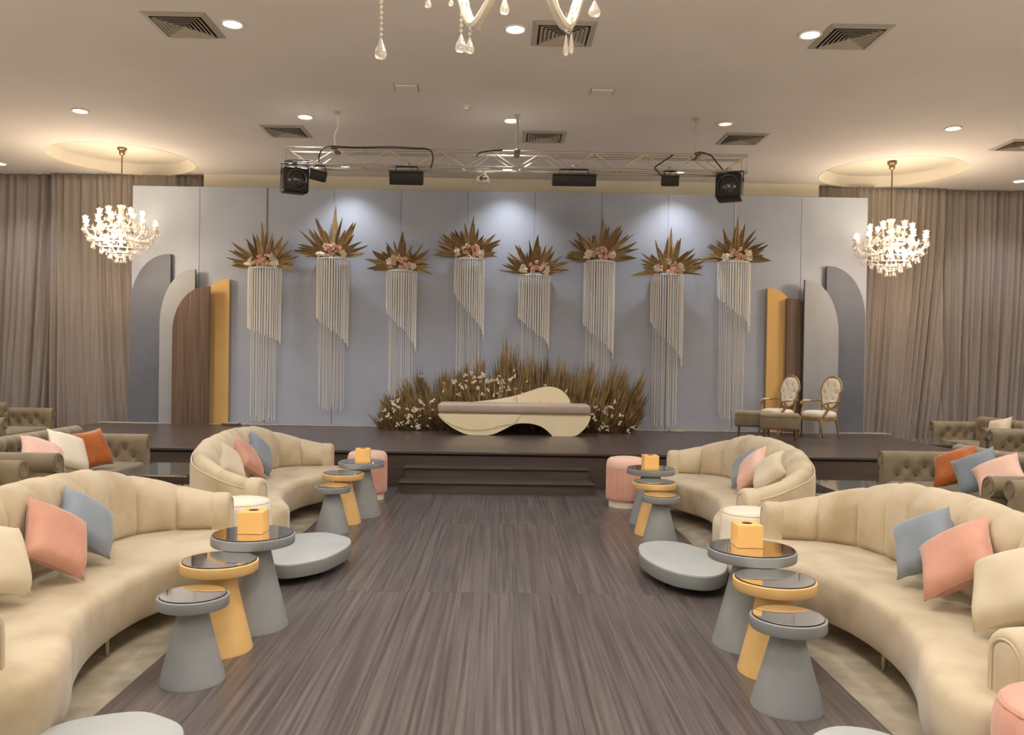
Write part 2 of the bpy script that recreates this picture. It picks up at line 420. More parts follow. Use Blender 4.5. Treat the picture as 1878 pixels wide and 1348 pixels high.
def vent(x, y, label, proto=[]):
    if proto: dup(proto[0], (x, y, H), label=label); return
    t = thing('air_vent', label, 'vent', (x, y, H), 0, 'square ceiling air vents'); proto.append(t)
    obj('duct_back', box(-.26, .26, -.26, .26, -.004, -.001), 'ventdark', t)
    def frame(a, b, z0, z1):
        V, F = [], []
        for s, z in ((a, z0), (b, z1), (b-.004, z1-.001), (a-.004, z0-.003)): V += [(-s, -s, z), (s, -s, z), (s, s, z), (-s, s, z)]
        for l in range(4):
            for i in range(4): F.append((l*4+i, l*4+(i+1) % 4, ((l+1) % 4)*4+(i+1) % 4, ((l+1) % 4)*4+i))
        return V, F
    obj('outer_frame', frame(.26, .315, -.018, -.003), 'grille', t, angle=10)
    for s in (.235, .195, .155, .115, .075, .04): obj('louvre', frame(s-.03, s, -.006, -.028), 'grille', t, angle=10)
for x, y, l in ((-3.2, 8.22, 'square air vent at the upper left of the ceiling'), (.59, 8.26, 'square air vent behind the hanging crystal drops'),
                (3.47, 8.21, 'square air vent at the upper right of the ceiling'), (-3.16, 11.99, 'square air vent above the left end of the truss'),
                (.6, 12.05, 'square air vent above the middle of the truss'), (3.5, 11.97, 'square air vent above the right end of the truss'),
                (7.65, 12.04, 'square air vent cut by the right edge of the photo')): vent(x, y, l)
for x, y, l in ((-1.18, 9.96, 'small white access plate on the ceiling, left of the two'), (1.2, 9.99, 'small white access plate on the ceiling, right of the two')):
    t = thing('access_plate', l, 'ceiling plate', (x, y, H), 0, 'small ceiling plates')
    obj('plate', rbox(-.13, .13, -.11, .11, -.022, -.001, .005, 1), 'ceiling', t); obj('plate_edge', box(-.145, .145, -.125, .125, -.008, -.0005), 'grille', t)
t = thing('smoke_detector', 'small round white smoke detector on the ceiling left of centre', 'smoke detector', (-.484, 10.66, H))
obj('base', lathe([(.06, 0), (.06, -.012), (.05, -.018)], 20), 'white', t); obj('sensor_cap', lathe([(.035, -.018), (.03, -.045), (0, -.05)], 16), 'white', t)

# ------------------------------------------------------------------ chandeliers
def teardrop(l, r, n=10):
    return lathe([(0, 0), (r*.25, -l*.12), (r*.55, -l*.35), (r*.9, -l*.6), (r, -l*.76), (r*.75, -l*.92), (0, -l)], n)
def me_of(name, d, m, angle=40):
    o = obj(name, d, m, angle=angle); me = o.data; bpy.data.objects.remove(o); return me
DROP = me_of('crystal_drop', teardrop(1, .3, 8), 'crystal', 20)
BULB = me_of('bulb', lathe([(.012, 0), (.02, .02), (.022, .04), (.012, .07), (0, .09)], 10), 'bulb')
CUP = me_of('glass_cup', lathe([(.012, -.02), (.02, -.01), (.05, .004), (.056, .018), (.05, .016), (.016, .006), (.014, .03), (0, .03)], 14), 'glassarm')
SHADE = me_of('tulip_shade', lathe([(.02, 0), (.034, .02), (.036, .05), (.05, .085), (.047, .085), (.032, .05), (.03, .02), (.018, .004)], 12), 'crystal')
def beads(pts, r):
    return merge(*[mv(ico(r, 1), *p) for p in pts])
def chandelier(loc, zc, label):
    """loc: hub in world; zc: canopy height above the hub"""
    t = thing('chandelier', label, 'chandelier', loc, 0, 'lit crystal chandeliers')
    obj('canopy', lathe([(0, zc), (.075, zc), (.078, zc-.03), (.05, zc-.05), (.045, zc-.09), (.05, zc-.10), (.02, zc-.13), (0, zc-.13)], 18), 'bronze', t)
    obj('rod', tube([(0, 0, .45), (0, 0, zc-.12)], .011, 8), 'bronze', t)
    obj('stem', lathe([(0, .47), (.05, .47), (.075, .455), (.06, .42), (.045, .40), (.05, .30), (.085, .26), (.05, .22), (.03, .1), (.05, .04), (.09, 0), (.05, -.04), (.03, -.1), (.05, -.16), (0, -.2)], 16), 'glassarm', t)
    obj('bowl', lathe([(.02, -.02), (.1, -.03), (.2, .0), (.23, .03), (.2, .015), (.1, -.015), (.02, -.005)], 24), 'crystal', t)
    rs = random.Random(3)
    for k, (n, ra, zt, dip, off) in enumerate(((10, .56, .10, -.12, .1), (6, .33, .27, .10, .35))):
        ame = None; cme = None
        for i in range(n):
            a = 2*PI*i/n+off
            if not ame:
                pts = catmull([(.04, 0, .05+.15*k), (.2*ra/.56, 0, dip+.02), (ra*.72, 0, dip), (ra*.95, 0, dip+.08), (ra, 0, zt-.02)], 4)
                arm = obj('arm', tube(pts, .013, 6), 'glassarm', t); ame = arm.data; arm.rotation_euler = (0, 0, a)
            else: arm = inst('arm', ame, t, (0, 0, 0), (0, 0, a))
            inst('glass_cup', CUP, arm, (ra, 0, zt)); inst('bulb', BULB, arm, (ra, 0, zt+.03), None, (1.5, 1.5, 1.1)); inst('tulip_shade', SHADE, arm, (ra, 0, zt+.022), None, (1.15, 1.15, 1.1))
            for q in range(3 if k == 0 else 2):
                b = a+(q-1)*.16
                inst('crystal_drop', DROP, t, ((ra+.02)*math.cos(b), (ra+.02)*math.sin(b), zt-.03), None, (.075, .075, .09 if q != 1 else .11))
            a2 = a+2*PI/n; z2 = zt-.03
            if not cme:
                p = [((ra*(1-.08*math.sin(PI*u/8)))*math.cos(2*PI/n*u/8), (ra*(1-.08*math.sin(PI*u/8)))*math.sin(2*PI/n*u/8), z2-.09*math.sin(PI*u/8)) for u in range(9)]
                c = obj('bead_garland', beads(p, .012), 'crystal', t); cme = c.data; c.rotation_euler = (0, 0, a)
            else: inst('bead_garland', cme, t, (0, 0, 0), (0, 0, a))
    for r, z, n in ((.44, -.20, 16), (.31, -.28, 14), (.18, -.36, 10), (.08, -.42, 5), (.2, .0, 12), (.1, .38, 6), (.5, -.08, 30), (.40, .06, 24), (.3, .14, 20), (.25, -.12, 18)):
        if z < 0 and n < 17: obj('hanging_ring', tube([(r*math.cos(2*PI*i/24), r*math.sin(2*PI*i/24), z+.01) for i in range(24)], .006, 5, True), 'glassarm', t)
        if z < 0 and n < 17:
            p = [((r+.12*math.sin(PI*u/2/6))*math.cos(q), (r+.12*math.sin(PI*u/2/6))*math.sin(q), z+.012+.08*u/6) for q in [2*PI*i/8 for i in range(8)] for u in range(7)]
            obj('bead_chain', beads(p, .009), 'crystal', t)
        for i in range(n):
            a = 2*PI*i/n+r*9
            inst('crystal_drop', DROP, t, (r*math.cos(a), r*math.sin(a), z), None, (.07, .07, .09))
    return t
ch = chandelier((-6.41, 13.85, 3.72), H+.19-3.72, 'lit crystal chandelier in front of the left curtain')
dup(ch, (6.61, 13.85, 3.70), .4, 'lit crystal chandelier in front of the right curtain')

# near chandelier, only its lowest crystals reach into the frame
t = thing('chandelier', 'near crystal chandelier whose pendants hang in at the top edge', 'chandelier', (.08, 3.9, 3.75), 0)
obj('canopy', lathe([(0, 1.21), (.09, 1.21), (.09, 1.17), (.05, 1.13), (0, 1.12)], 18), 'bronze', t)
obj('rod', tube([(0, 0, .5), (0, 0, 1.15)], .014, 8), 'bronze', t)
obj('stem', lathe([(0, .55), (.08, .53), (.06, .45), (.09, .3), (.05, .2), (.1, .06), (.12, 0), (.06, -.08), (0, -.12)], 18), 'glassarm', t)
ame = None
for i in range(5):
    a = math.radians(54+72*i)
    if not ame:
        pts = catmull([(.06, 0, .1), (.2, 0, -.22), (.36, 0, -.36), (.45, 0, -.33), (.53, 0, -.18), (.62, 0, -.06), (.7, 0, .1)], 5)
        arm = obj('arm', tube(pts, [.02+.008*math.sin(PI*k/30) for k in range(len(pts))], 8), 'glassarm', t); ame = arm.data; arm.rotation_euler = (0, 0, a)
    else: arm = inst('arm', ame, t, (0, 0, 0), (0, 0, a))
    inst('glass_cup', CUP, arm, (.7, 0, .13), None, (1.4, 1.4, 1.4)); inst('bulb', BULB, arm, (.7, 0, .17), None, (1.3, 1.3, 1.3)); inst('tulip_shade', SHADE, arm, (.7, 0, .16), None, (1.4, 1.4, 1.4))
    rg = obj('hook_ring', tube([(.42+.022*math.cos(2*PI*q/12), 0, -.375+.022*math.sin(2*PI*q/12)) for q in range(12)], .005, 5, True), 'glassarm', arm)
BIG = me_of('crystal_pendant', teardrop(1, .29, 14), 'crystal', 35)
def pend(x, zb, l, wd, ztop, y=4.2):
    lx, ly = x-.08, y-3.9
    inst('crystal_pendant', BIG, t, (lx, ly, zb+l-3.75), None, (wd/.58, wd/.58*.7, l))
    nb = max(1, int((ztop-zb-l)/.028))
    obj('bead_string', merge(tube([(lx, ly, ztop-3.75), (lx, ly, zb+l-3.75)], .0022, 4), beads([(lx, ly, zb+l+.012+.028*q-3.75) for q in range(nb)], .0105)), 'crystal', t, angle=20)
pend(-.632, 3.182, .118, .066, 3.56); pend(-.222, 3.226, .10, .064, 3.56); pend(-.178, 3.228, .09, .05, 3.40, 4.22)
pend(.316, 3.215, .12, .028, 3.44); pend(.345, 3.235, .12, .026, 3.5, 4.22); pend(-.393, 3.451, .06, .036, 3.6)
pend(-.276, 3.462, .05, .026, 3.6); pend(-.19, 3.455, .05, .024, 3.6); pend(-.002, 3.422, .10, .05, 3.6); pend(.268, 3.45, .06, .028, 3.6); pend(.372, 3.452, .07, .022, 3.6)
pend(.459, 3.42, .09, .066, 3.6); pend(-.13, 3.345, .022, .016, 3.38)
for z, r in ((.05, .45),):
    obj('glass_ring', tube([(r*math.cos(2*PI*i/36), r*math.sin(2*PI*i/36), z) for i in range(36)], .01, 6, True), 'glassarm', t)

# ------------------------------------------------------------------ lighting truss and fixtures
t = thing('lighting_truss', 'silver box truss hung from the ceiling above the stage front', 'truss', (.19, 11.0, 4.22))
L2 = 3.07
for y in (-.12, .12):
    for z in (0, .215): obj('chord', tube([(-L2, y, z), (L2, y, z)], .019, 8), 'silver', t)
nb = 18; bl = 2*L2/nb
def brace(a, b): obj('brace', tube([a, b], .008, 6), 'silver', t)
for i in range(nb):
    x0 = -L2+i*bl; x1 = x0+bl
    for y in (-.12, .12): brace((x0, y, 0 if i % 2 else .215), (x1, y, .215 if i % 2 else 0))
    if i % 3 == 0: brace((x0+.02, -.12, .215), (x0+.02, .12, .215)); brace((x0+.02, -.12, 0), (x0+.02, .12, 0))
for x in (-L2+.01, L2-.01):
    for y in (-.12, .12): brace((x, y, 0), (x, y, .215))
    for z in (0, .215): brace((x, -.12, z), (x, .12, z))
for xx, r, m, lb in ((-2.42, .013, 'white', 'white cable hanger at the left'), (0, .02, 'silver', 'grey strap hanger in the middle'), (2.4, .006, 'silver', 'thin wire hanger at the right')):
    pts = catmull([(xx, 0, .735), (xx+.02, 0, .55), (xx-.025, 0, .42), (xx, 0, .225)], 5) if r == .013 else [(xx, 0, .735), (xx, 0, .225)]
    hg = obj('hanger', tube(pts, r, 6), m, t); hg['label'] = lb
    obj('ceiling_hook', lathe([(.045, .739), (.045, .728), (.015, .70), (0, .69)], 10), 'grille', hg, (xx, 0, 0))
    obj('clamp', rbox(xx-.04, xx+.04, -.15, .15, .20, .25, .01, 1), 'bronze', hg)
def yoke(t, w_, h, z0=0):
    obj('yoke', tube([(-w_/2-.012, 0, -h*.45), (-w_/2-.012, 0, .045), (w_/2+.012, 0, .045), (w_/2+.012, 0, -h*.45)], .009, 6), 'black', t)
    obj('hook_clamp', rbox(-.025, .025, -.03, .03, .045, .105, .006, 1), 'steel', t)
def par_light(x, z, rz, tilt, label):
    t = thing('stage_light', label, 'stage light', (x, 10.86, z), rz, 'black fixtures hung from the truss')
    b = obj('housing', rbox(-.165, .165, -.14, .16, -.33, 0, .035, 3), 'black', t, (0, 0, 0), (tilt, 0, 0))
    obj('lens_ring', tube([(.125*math.cos(2*PI*i/28), -.145, -.165+.125*math.sin(2*PI*i/28)) for i in range(28)], .012, 6, True), 'darkgrey', b)
    lv, lf = lathe([(0, .045), (.05, .04), (.09, .022), (.12, 0)], 28)
    obj('lens', xf((lv, lf), Matrix.Translation((0, -.142, -.165)) @ Matrix.Rotation(PI/2, 4, 'X')), 'darkgrey', b)
    yoke(t, .33, .2)
par_light(-2.745, 4.165, .45, .08, 'square black stage light with round lens at the left end of the truss')
par_light(3.02, 4.165, -.42, -.1, 'square black stage light with round lens at the right end of the truss')
def flood(x, z, wd, h, d, rz, ry, label):
    t = thing('flood_light', label, 'flood light', (x, 10.86, z), rz, 'black fixtures hung from the truss')
    b = obj('housing', rbox(-wd/2, wd/2, -d/2, d/2, -h, -.02, .012, 2), 'black', t, (0, 0, 0), (.25, ry, 0))
    obj('visor', rbox(-wd/2-.004, wd/2+.004, -d/2-.03, d/2, -.025, -.005, .004, 1), 'darkgrey', b)
    for q in range(4): obj('cooling_fin', box(-wd/2+.03, wd/2-.03, d/2-.005, d/2+.02, -h+.03+q*(h-.06)/4, -h+.036+q*(h-.06)/4), 'black', b)
    yoke(t, wd*.6, .05)
flood(-2.42, 4.155, .21, .15, .14, .15, .2, 'small tilted black flood light next to the left square stage light')
flood(-1.27, 4.165, .44, .19, .2, .03, 0, 'wide black flood light on the left half of the truss')
flood(.95, 4.165, .58, .17, .2, 0, 0, 'widest black flood light right of the truss middle')
flood(2.23, 4.165, .22, .15, .16, -.06, 0, 'small black flood light next to the right square stage light')
t = thing('projector', 'small white projector hanging under the middle of the truss', 'projector', (-.255, 10.86, 4.2))
obj('drop_pole', tube([(0, 0, 0), (0, 0, -.075)], .012, 8), 'silver', t); obj('mount_arm', tube(catmull([(-.06, 0, -.13), (-.03, 0, -.07), (.03, 0, -.07), (.06, 0, -.13)], 4), .008, 6), 'silver', t)
b = obj('case', rbox(-.08, .08, -.09, .09, -.19, -.12, .014, 2), 'white', t)
lv, lf = lathe([(.026, 0), (.026, .02), (.018, .012), (0, .014)], 16)
for xx in (-.02, .035): obj('lens', xf((lv, lf), Matrix.Translation((xx, -.088, -.152)) @ Matrix.Rotation(PI/2, 4, 'X') @ Matrix.Scale(.7 if xx > 0 else 1, 4)), 'darkgrey', b)
def cable(pts, label, r=.009): tag(obj('cable', tube(catmull(pts, 6), r, 6), 'rubber'), label, 'cable', 'black cables on the truss')
cable([(-2.22, 10.86, 4.46), (-1.9, 10.855, 4.452), (-1.5, 10.855, 4.464), (-1.2, 10.855, 4.455), (-.98, 10.85, 4.44), (-.92, 10.84, 4.33), (-.95, 10.845, 4.19)], 'black cable along the left top chord down to the wide flood light')
cable([(-2.2, 10.85, 4.462), (-2.36, 10.84, 4.44), (-2.42, 10.83, 4.32), (-2.42, 10.84, 4.22)], 'black cable looping down to the small tilted flood light')
cable([(-2.88, 10.84, 4.25), (-2.78, 10.8, 4.235), (-2.6, 10.8, 4.23), (-2.5, 10.83, 4.25), (-2.62, 10.84, 4.27), (-2.85, 10.84, 4.262)], 'coiled black cable above the left square stage light')
cable([(2.6, 10.86, 4.47), (2.75, 10.845, 4.43), (2.85, 10.83, 4.31), (2.92, 10.83, 4.23)], 'black cable dropping to the right square stage light')
cable([(-.35, 10.85, 4.36), (-.3, 10.845, 4.405), (-.15, 10.855, 4.44), (0, 10.86, 4.455)], 'short black cable end left of the middle hanger')
cable([(2.26, 10.84, 4.42), (2.1, 10.83, 4.31), (2.02, 10.835, 4.24), (2.13, 10.83, 4.13)], 'black cable slanting down to the small right flood light')

# ------------------------------------------------------------------ hanging flower pieces on the backdrop
def leaf_mesh(seed, wd, bend, pleats=True):
    rs = random.Random(seed); n = 9; V, F = [], []
    for i in range(n+1):
        u = i/n; wv = wd*(math.sin(PI*min(1, u**.75*.96+.02)))**.9+.006*(1-u)
        y = -bend*u*u; xb = bend*.5*u**2*(1 if seed % 2 else -1)
        for j in range(5):
            s = j/2-1; V.append((xb+s*wv, y-(.012 if j % 2 else 0)-.02*abs(s), u+.012*(j % 2)*(1 if i == n else 0)))
    for i in range(n):
        for j in range(4): F.append((i*5+j, i*5+j+1, i*5+j+6, i*5+j+5))
    return V, F
LEAF = [me_of('palm_leaf', leaf_mesh(k, wd, bd_), m, 25) for k, (wd, bd_, m) in enumerate(((.075, .12, 'palm'), (.06, .2, 'palm'), (.095, .08, 'palm'), (.055, .25, 'palmdark'), (.07, .15, 'palmdark'), (.11, .1, 'palmdark')))]
def flower_mesh(n, r, cup):
    V, F = [], []
    for layer in range(2):
        for i in range(n):
            a = 2*PI*(i+.5*layer)/n; rr = r*(1-.35*layer); zc = cup*(.3+.9*layer)*r
            b = len(V); c, s = math.cos(a), math.sin(a); px, py = -s, c
            V += [(0, 0, 0), (c*rr*.55+px*rr*.4, s*rr*.55+py*rr*.4, zc*.6), (c*rr, s*rr, zc), (c*rr*.55-px*rr*.4, s*rr*.55-py*rr*.4, zc*.6), (c*rr*.6, s*rr*.6, zc*.2)]
            F += [(b, b+4, b+1), (b+1, b+4, b+2), (b+4, b+3, b+2), (b, b+3, b+4)]
    return V, F
ROSE = me_of('rose', merge(ico(.042, 2, (1, 1, .8)), mv(flower_mesh(6, .055, .9), 0, 0, .0)), 'rosepetal', 60)
ORCH = me_of('orchid', merge(flower_mesh(5, .075, .35), mv(ico(.015, 1), 0, 0, .02)), 'orchid', 60)
CLOTH = me_of('dried_pod', merge(ico(.05, 2, (1.9, .7, .7))), 'orchid', 60)
def hanger_piece(i, x, ztop, wd, zl, zr, zlow, tip, seed, label):
    rs = random.Random(seed); r = wd/2
    t = thing('flower_hanging', label, 'flower hanging', (x, 14.60, ztop), 0, 'fringed flower hangings on the backdrop')
    arc = [(-r*math.cos(PI*k/24), -.03-.24*math.sin(PI*k/24)**.7, 0) for k in range(25)]
    obj('rim', merge(tube(arc, .009, 6), tube([(-r, -.03, 0), (r, -.03, 0)], .008, 6)), 'thread', t)
    obj('shelf', slab([(p[0]*.97, p[1]*.97) for p in arc], [(0, -.004), (0, .008)]), 'thread', t)
    T = []
    n = 19
    for k in range(n+1):
        a = PI*k/n; px = -r*math.cos(a); py = -.03-.24*math.sin(a)**.7
        zb = zl+(zr-zl)*(k/n)**1.15+rs.uniform(-.02, .02)
        T.append(tube([(px, py, 0), (px+rs.uniform(-.004, .004), py, (zb-ztop)*.5), (px+rs.uniform(-.006, .006), py, zb-ztop)], .0078, 5))
    o = obj('front_fringe', merge(*T), 'thread', t, angle=60); o['kind'] = 'stuff'
    T = []
    for k in range(16):
        px = -r*.82+2*r*.80*k/15*.97+rs.uniform(-.008, .008); py = -.035-.05*math.sin(PI*k/15)
        zb = zlow+rs.uniform(0, .05)+(.12*rs.random() if k % 4 == 0 else 0)
        T.append(tube([(px, py, 0), (px, py, (zb-ztop)*.6), (px+rs.uniform(-.012, .012), py, zb-ztop)], .0046, 4))
    o = obj('back_fringe', merge(*T), 'thread', t, angle=60); o['kind'] = 'stuff'
    n = 31; hh = tip-ztop
    for k in range(n):
        f = -1+2*(k+.5)/n; ang = f*math.radians(98)+rs.uniform(-.07, .07)
        ln = (hh*.78*(1-abs(f)**1.3)+.55*abs(f)**1.3)*rs.uniform(.62, 1.06)
        if k == n//2: ln = hh*.97; ang = rs.uniform(-.05, .05)
        me = LEAF[rs.randrange(6)]
        inst('palm_leaf', me, t, (.10*math.sin(ang), -.09-rs.uniform(0, .07), .06), (rs.uniform(-.02, .34), ang, 0), (rs.uniform(.4, .68), rs.uniform(.5, .8), ln))
    for k in range(24):
        a = rs.uniform(0, 2*PI); q = rs.uniform(0, 1)**.5
        inst('rose', ROSE, t, (.17*q*math.cos(a)+.02, -.20-.06*rs.random(), .13+.105*q*math.sin(a)), (PI/2+rs.uniform(-.5, .5), rs.uniform(-.5, .5), 0), [rs.uniform(.5, .85)]*3)
    for k in range(7):
        a = rs.uniform(-.3, PI+.3) if k > 3 else (0 if k % 2 else PI)+rs.uniform(-.4, .3)
        inst('orchid', ORCH, t, (.22*math.cos(a), -.19-.05*rs.random(), .10+.13*math.sin(a)), (PI/2+rs.uniform(-.5, .5), rs.uniform(-.6, .6), rs.uniform(-1, 1)), [rs.uniform(.8, 1.2)]*3)
    for k in range(3):
        s = rs.choice((-1, 1)); inst('dried_pod', CLOTH, t, (s*rs.uniform(.12, .24), -.2, .06+.05*rs.random()), (0, rs.uniform(-.5, .5), 0), [rs.uniform(.7, 1.1)]*3)
HP = [(-4.184, 3.235, .571, 2.22, 1.90, .50, 3.99, 'leftmost fringed flower hanging, beside the ochre arch'),
      (-2.977, 3.417, .562, 2.42, 1.86, .72, 4.31, 'second fringed flower hanging from left, with the tallest palm spray'),
      (-1.763, 3.217, .534, 2.59, 1.80, .51, 3.86, 'third fringed flower hanging from left, just left of the tall one at centre'),
      (-.564, 3.446, .526, 2.90, 2.05, .51, 4.16, 'fourth fringed flower hanging from left, above the bench left end'),
      (.597, 3.178, .545, 2.47, 1.86, .53, 3.85, 'fifth fringed flower hanging from left, lowest and above the bench hump'),
      (1.751, 3.445, .536, 2.35, 1.71, .54, 4.26, 'sixth fringed flower hanging from left, over the right end of the grass'),
      (2.962, 3.226, .566, 2.39, 1.58, .52, 4.01, 'seventh fringed flower hanging from left, right of the dried grass'),
      (4.148, 3.475, .567, 2.87, 2.22, .65, 4.24, 'rightmost fringed flower hanging, above the tan stools')]
for i, a in enumerate(HP): hanger_piece(i, *a[:7], 40+i, a[7])

# ------------------------------------------------------------------ bank of dried grass with white blossoms
gb = thing('dried_grass_bank', 'bank of brown dried grass plumes with white blossoms behind the bench', 'dried grass', (.15, 14.1, HS))
def blades(n, spread, seed, wd=.016, lo=.55):
    rs = random.Random(seed); V, F = [], []
    for k in range(n):
        a = rs.uniform(0, 2*PI); s = spread*rs.random()**.7; ln = rs.uniform(lo, 1)
        bx, by = .2*s*math.cos(a), .2*s*math.sin(a); tx, ty = s*math.cos(a), s*math.sin(a); o = rs.uniform(0, PI); b = len(V)
        dx, dy = wd*math.cos(o), wd*math.sin(o)
        for u in (0, .45, .8): 
            q = 1.0 if u < .7 else .7
            cx, cy = bx+(tx-bx)*u**1.4, by+(ty-by)*u**1.4; V += [(cx-dx*q, cy-dy*q, ln*u), (cx+dx*q, cy+dy*q, ln*u)]
        V.append((tx, ty, ln)); F += [(b, b+1, b+3, b+2), (b+2, b+3, b+5, b+4), (b+4, b+5, b+6)]
    return V, F
PL = [me_of('grass_plume', blades(24, sp_, k, wd=.015), m, 180) for k, (sp_, m) in enumerate(((.10, 'grass'), (.16, 'grass'), (.13, 'grassdark'), (.2, 'grass'), (.08, 'grass')))]
env = [(-2.0, .62), (-1.75, .92), (-1.45, 1.12), (-1.1, 1.16), (-.7, 1.38), (-.35, 1.45), (0, 1.62), (.3, 1.58), (.55, 1.6), (.9, 1.42), (1.4, 1.38), (1.8, 1.28), (2.1, 1.2), (2.32, .7)]
def envh(x):
    for (a, p), (b, q) in zip(env, env[1:]):
        if a <= x <= b: return p+(q-p)*(x-a)/(b-a)
    return .4
rs = random.Random(11)
for k in range(290):
    x = rs.uniform(-1.95, 2.25); d = rs.random(); h = envh(x)*(1-.62*d)*(rs.uniform(.70, .95) if k % 4 else rs.uniform(.95, 1.12)); out = max(0, abs(x-.15)/2.1-.45)
    yy = .26-.46*d
    inst('grass_plume', PL[rs.randrange(5)], gb, (x-.15, yy, 0), (-(.05+.35*d)*-1*.9+rs.uniform(-.12, .12), (x-.15)/2.1*out*1.1+rs.uniform(-.14, .14), rs.uniform(0, 6.28)) if False else ((.03+.30*d)+rs.uniform(-.1, .1), (1 if x > .15 else -1)*out*.75+rs.uniform(-.12, .12), rs.uniform(-.4, .4)), (1, 1, max(.3, h)))
V, F = [], []
for k in range(420):
    x = rs.uniform(-2.0, 2.3); d = rs.random(); h = envh(x)*(1-.7*d)*rs.uniform(.45, .85)
    bv, bf = blades(9, .3, k+100, wd=.012, lo=.4); bv = [(v[0], v[1], v[2]*max(.25, h)) for v in bv]
    V, F = (lambda A, B: (A[0]+B[0], A[1]+[tuple(i+len(A[0]) for i in q) for q in B[1]]))((V, F), (mv((bv, bf), x-.15, .18-.42*d, 0)))
o = obj('loose_grass', (V, F), 'grassdark', gb, angle=180); o['kind'] = 'stuff'
BL = me_of('white_blossom', merge(flower_mesh(5, .034, .5), mv(flower_mesh(5, .028, .5), .045, .01, .03), mv(flower_mesh(5, .026, .4), -.03, 0, .05), mv(flower_mesh(5, .024, .4), .01, .02, -.045)), 'orchid', 60)
for k in range(120):
    c = rs.random()
    if c < .38: x, z, y = rs.gauss(-.1, .45), rs.gauss(.80, .1), -.2
    elif c < .66: x, z, y = rs.gauss(-1.45, .3), rs.uniform(.05, .5), -.34
    else: x, z, y = rs.gauss(1.75, .3), rs.uniform(.05, .55), -.34
    if not -2.0 < x < 2.25: continue
    inst('white_blossom', BL, gb, (x-.15, y-rs.uniform(0, .12), z), (PI/2+rs.uniform(-.6, .6), rs.uniform(-3, 3), rs.uniform(-.5, .5)), [rs.uniform(.4, .85)]*3)

# ------------------------------------------------------------------ sculpted bench on the stage
bn = thing('sculpted_bench', 'long cream sculpted bench with wavy front board and taupe cushion on the stage', 'bench', (.25, 13.4, HS))
# profiles in (x, z) relative to the bench base
front = catmull([(-1.225, .33), (-1.17, .25), (-1.0, .12), (-.78, .015), (-.62, 0), (-.45, .0), (-.3, .03), (-.12, .12), (.02, .185), (.15, .2), (.3, .19), (.45, .14), (.57, .05), (.61, 0)], 5)
front += catmull([(.64, 0), (.9, 0), (1.02, .03), (1.14, .14), (1.2, .24), (1.225, .33)], 5)
front = [(p[0], p[1]) for p in front]
obj('front_board', prism(front, -.33, -.24), 'benchcream', bn)
low = [(-1.22, .332)]+[(p[0], p[1]) for p in catmull([(-1.215, .32), (-1.05, .19), (-.8, .1), (-.6, .085), (-.4, .105), (-.15, .17), (.0, .195)], 5)]+[(.1, .335)]
obj('overlay_board', prism(low, -.344, -.33), 'benchcream', bn)
obj('back_leg_board', prism([(p[0]*.97, p[1]) for p in front], .16, .24), 'benchcream', bn)
obj('seat_frame', rbox(-1.2, 1.2, -.3, .24, .33, .35, .006, 1), 'benchcream', bn)
obj('seat_cushion', rbox(-1.225, 1.225, -.36, .24, .345, .505, .05, 4), 'taupe', bn)
hump = [(p[0], p[1]) for p in catmull([(-.75, .49), (-.55, .515), (-.25, .555), (.05, .62), (.28, .70), (.45, .755), (.6, .772), (.75, .74), (.86, .66), (.93, .56), (.95, .46)], 5)]+[(.95, .3), (-.75, .3)]
obj('back_board', prism(hump, .24, .34), 'benchcream', bn)

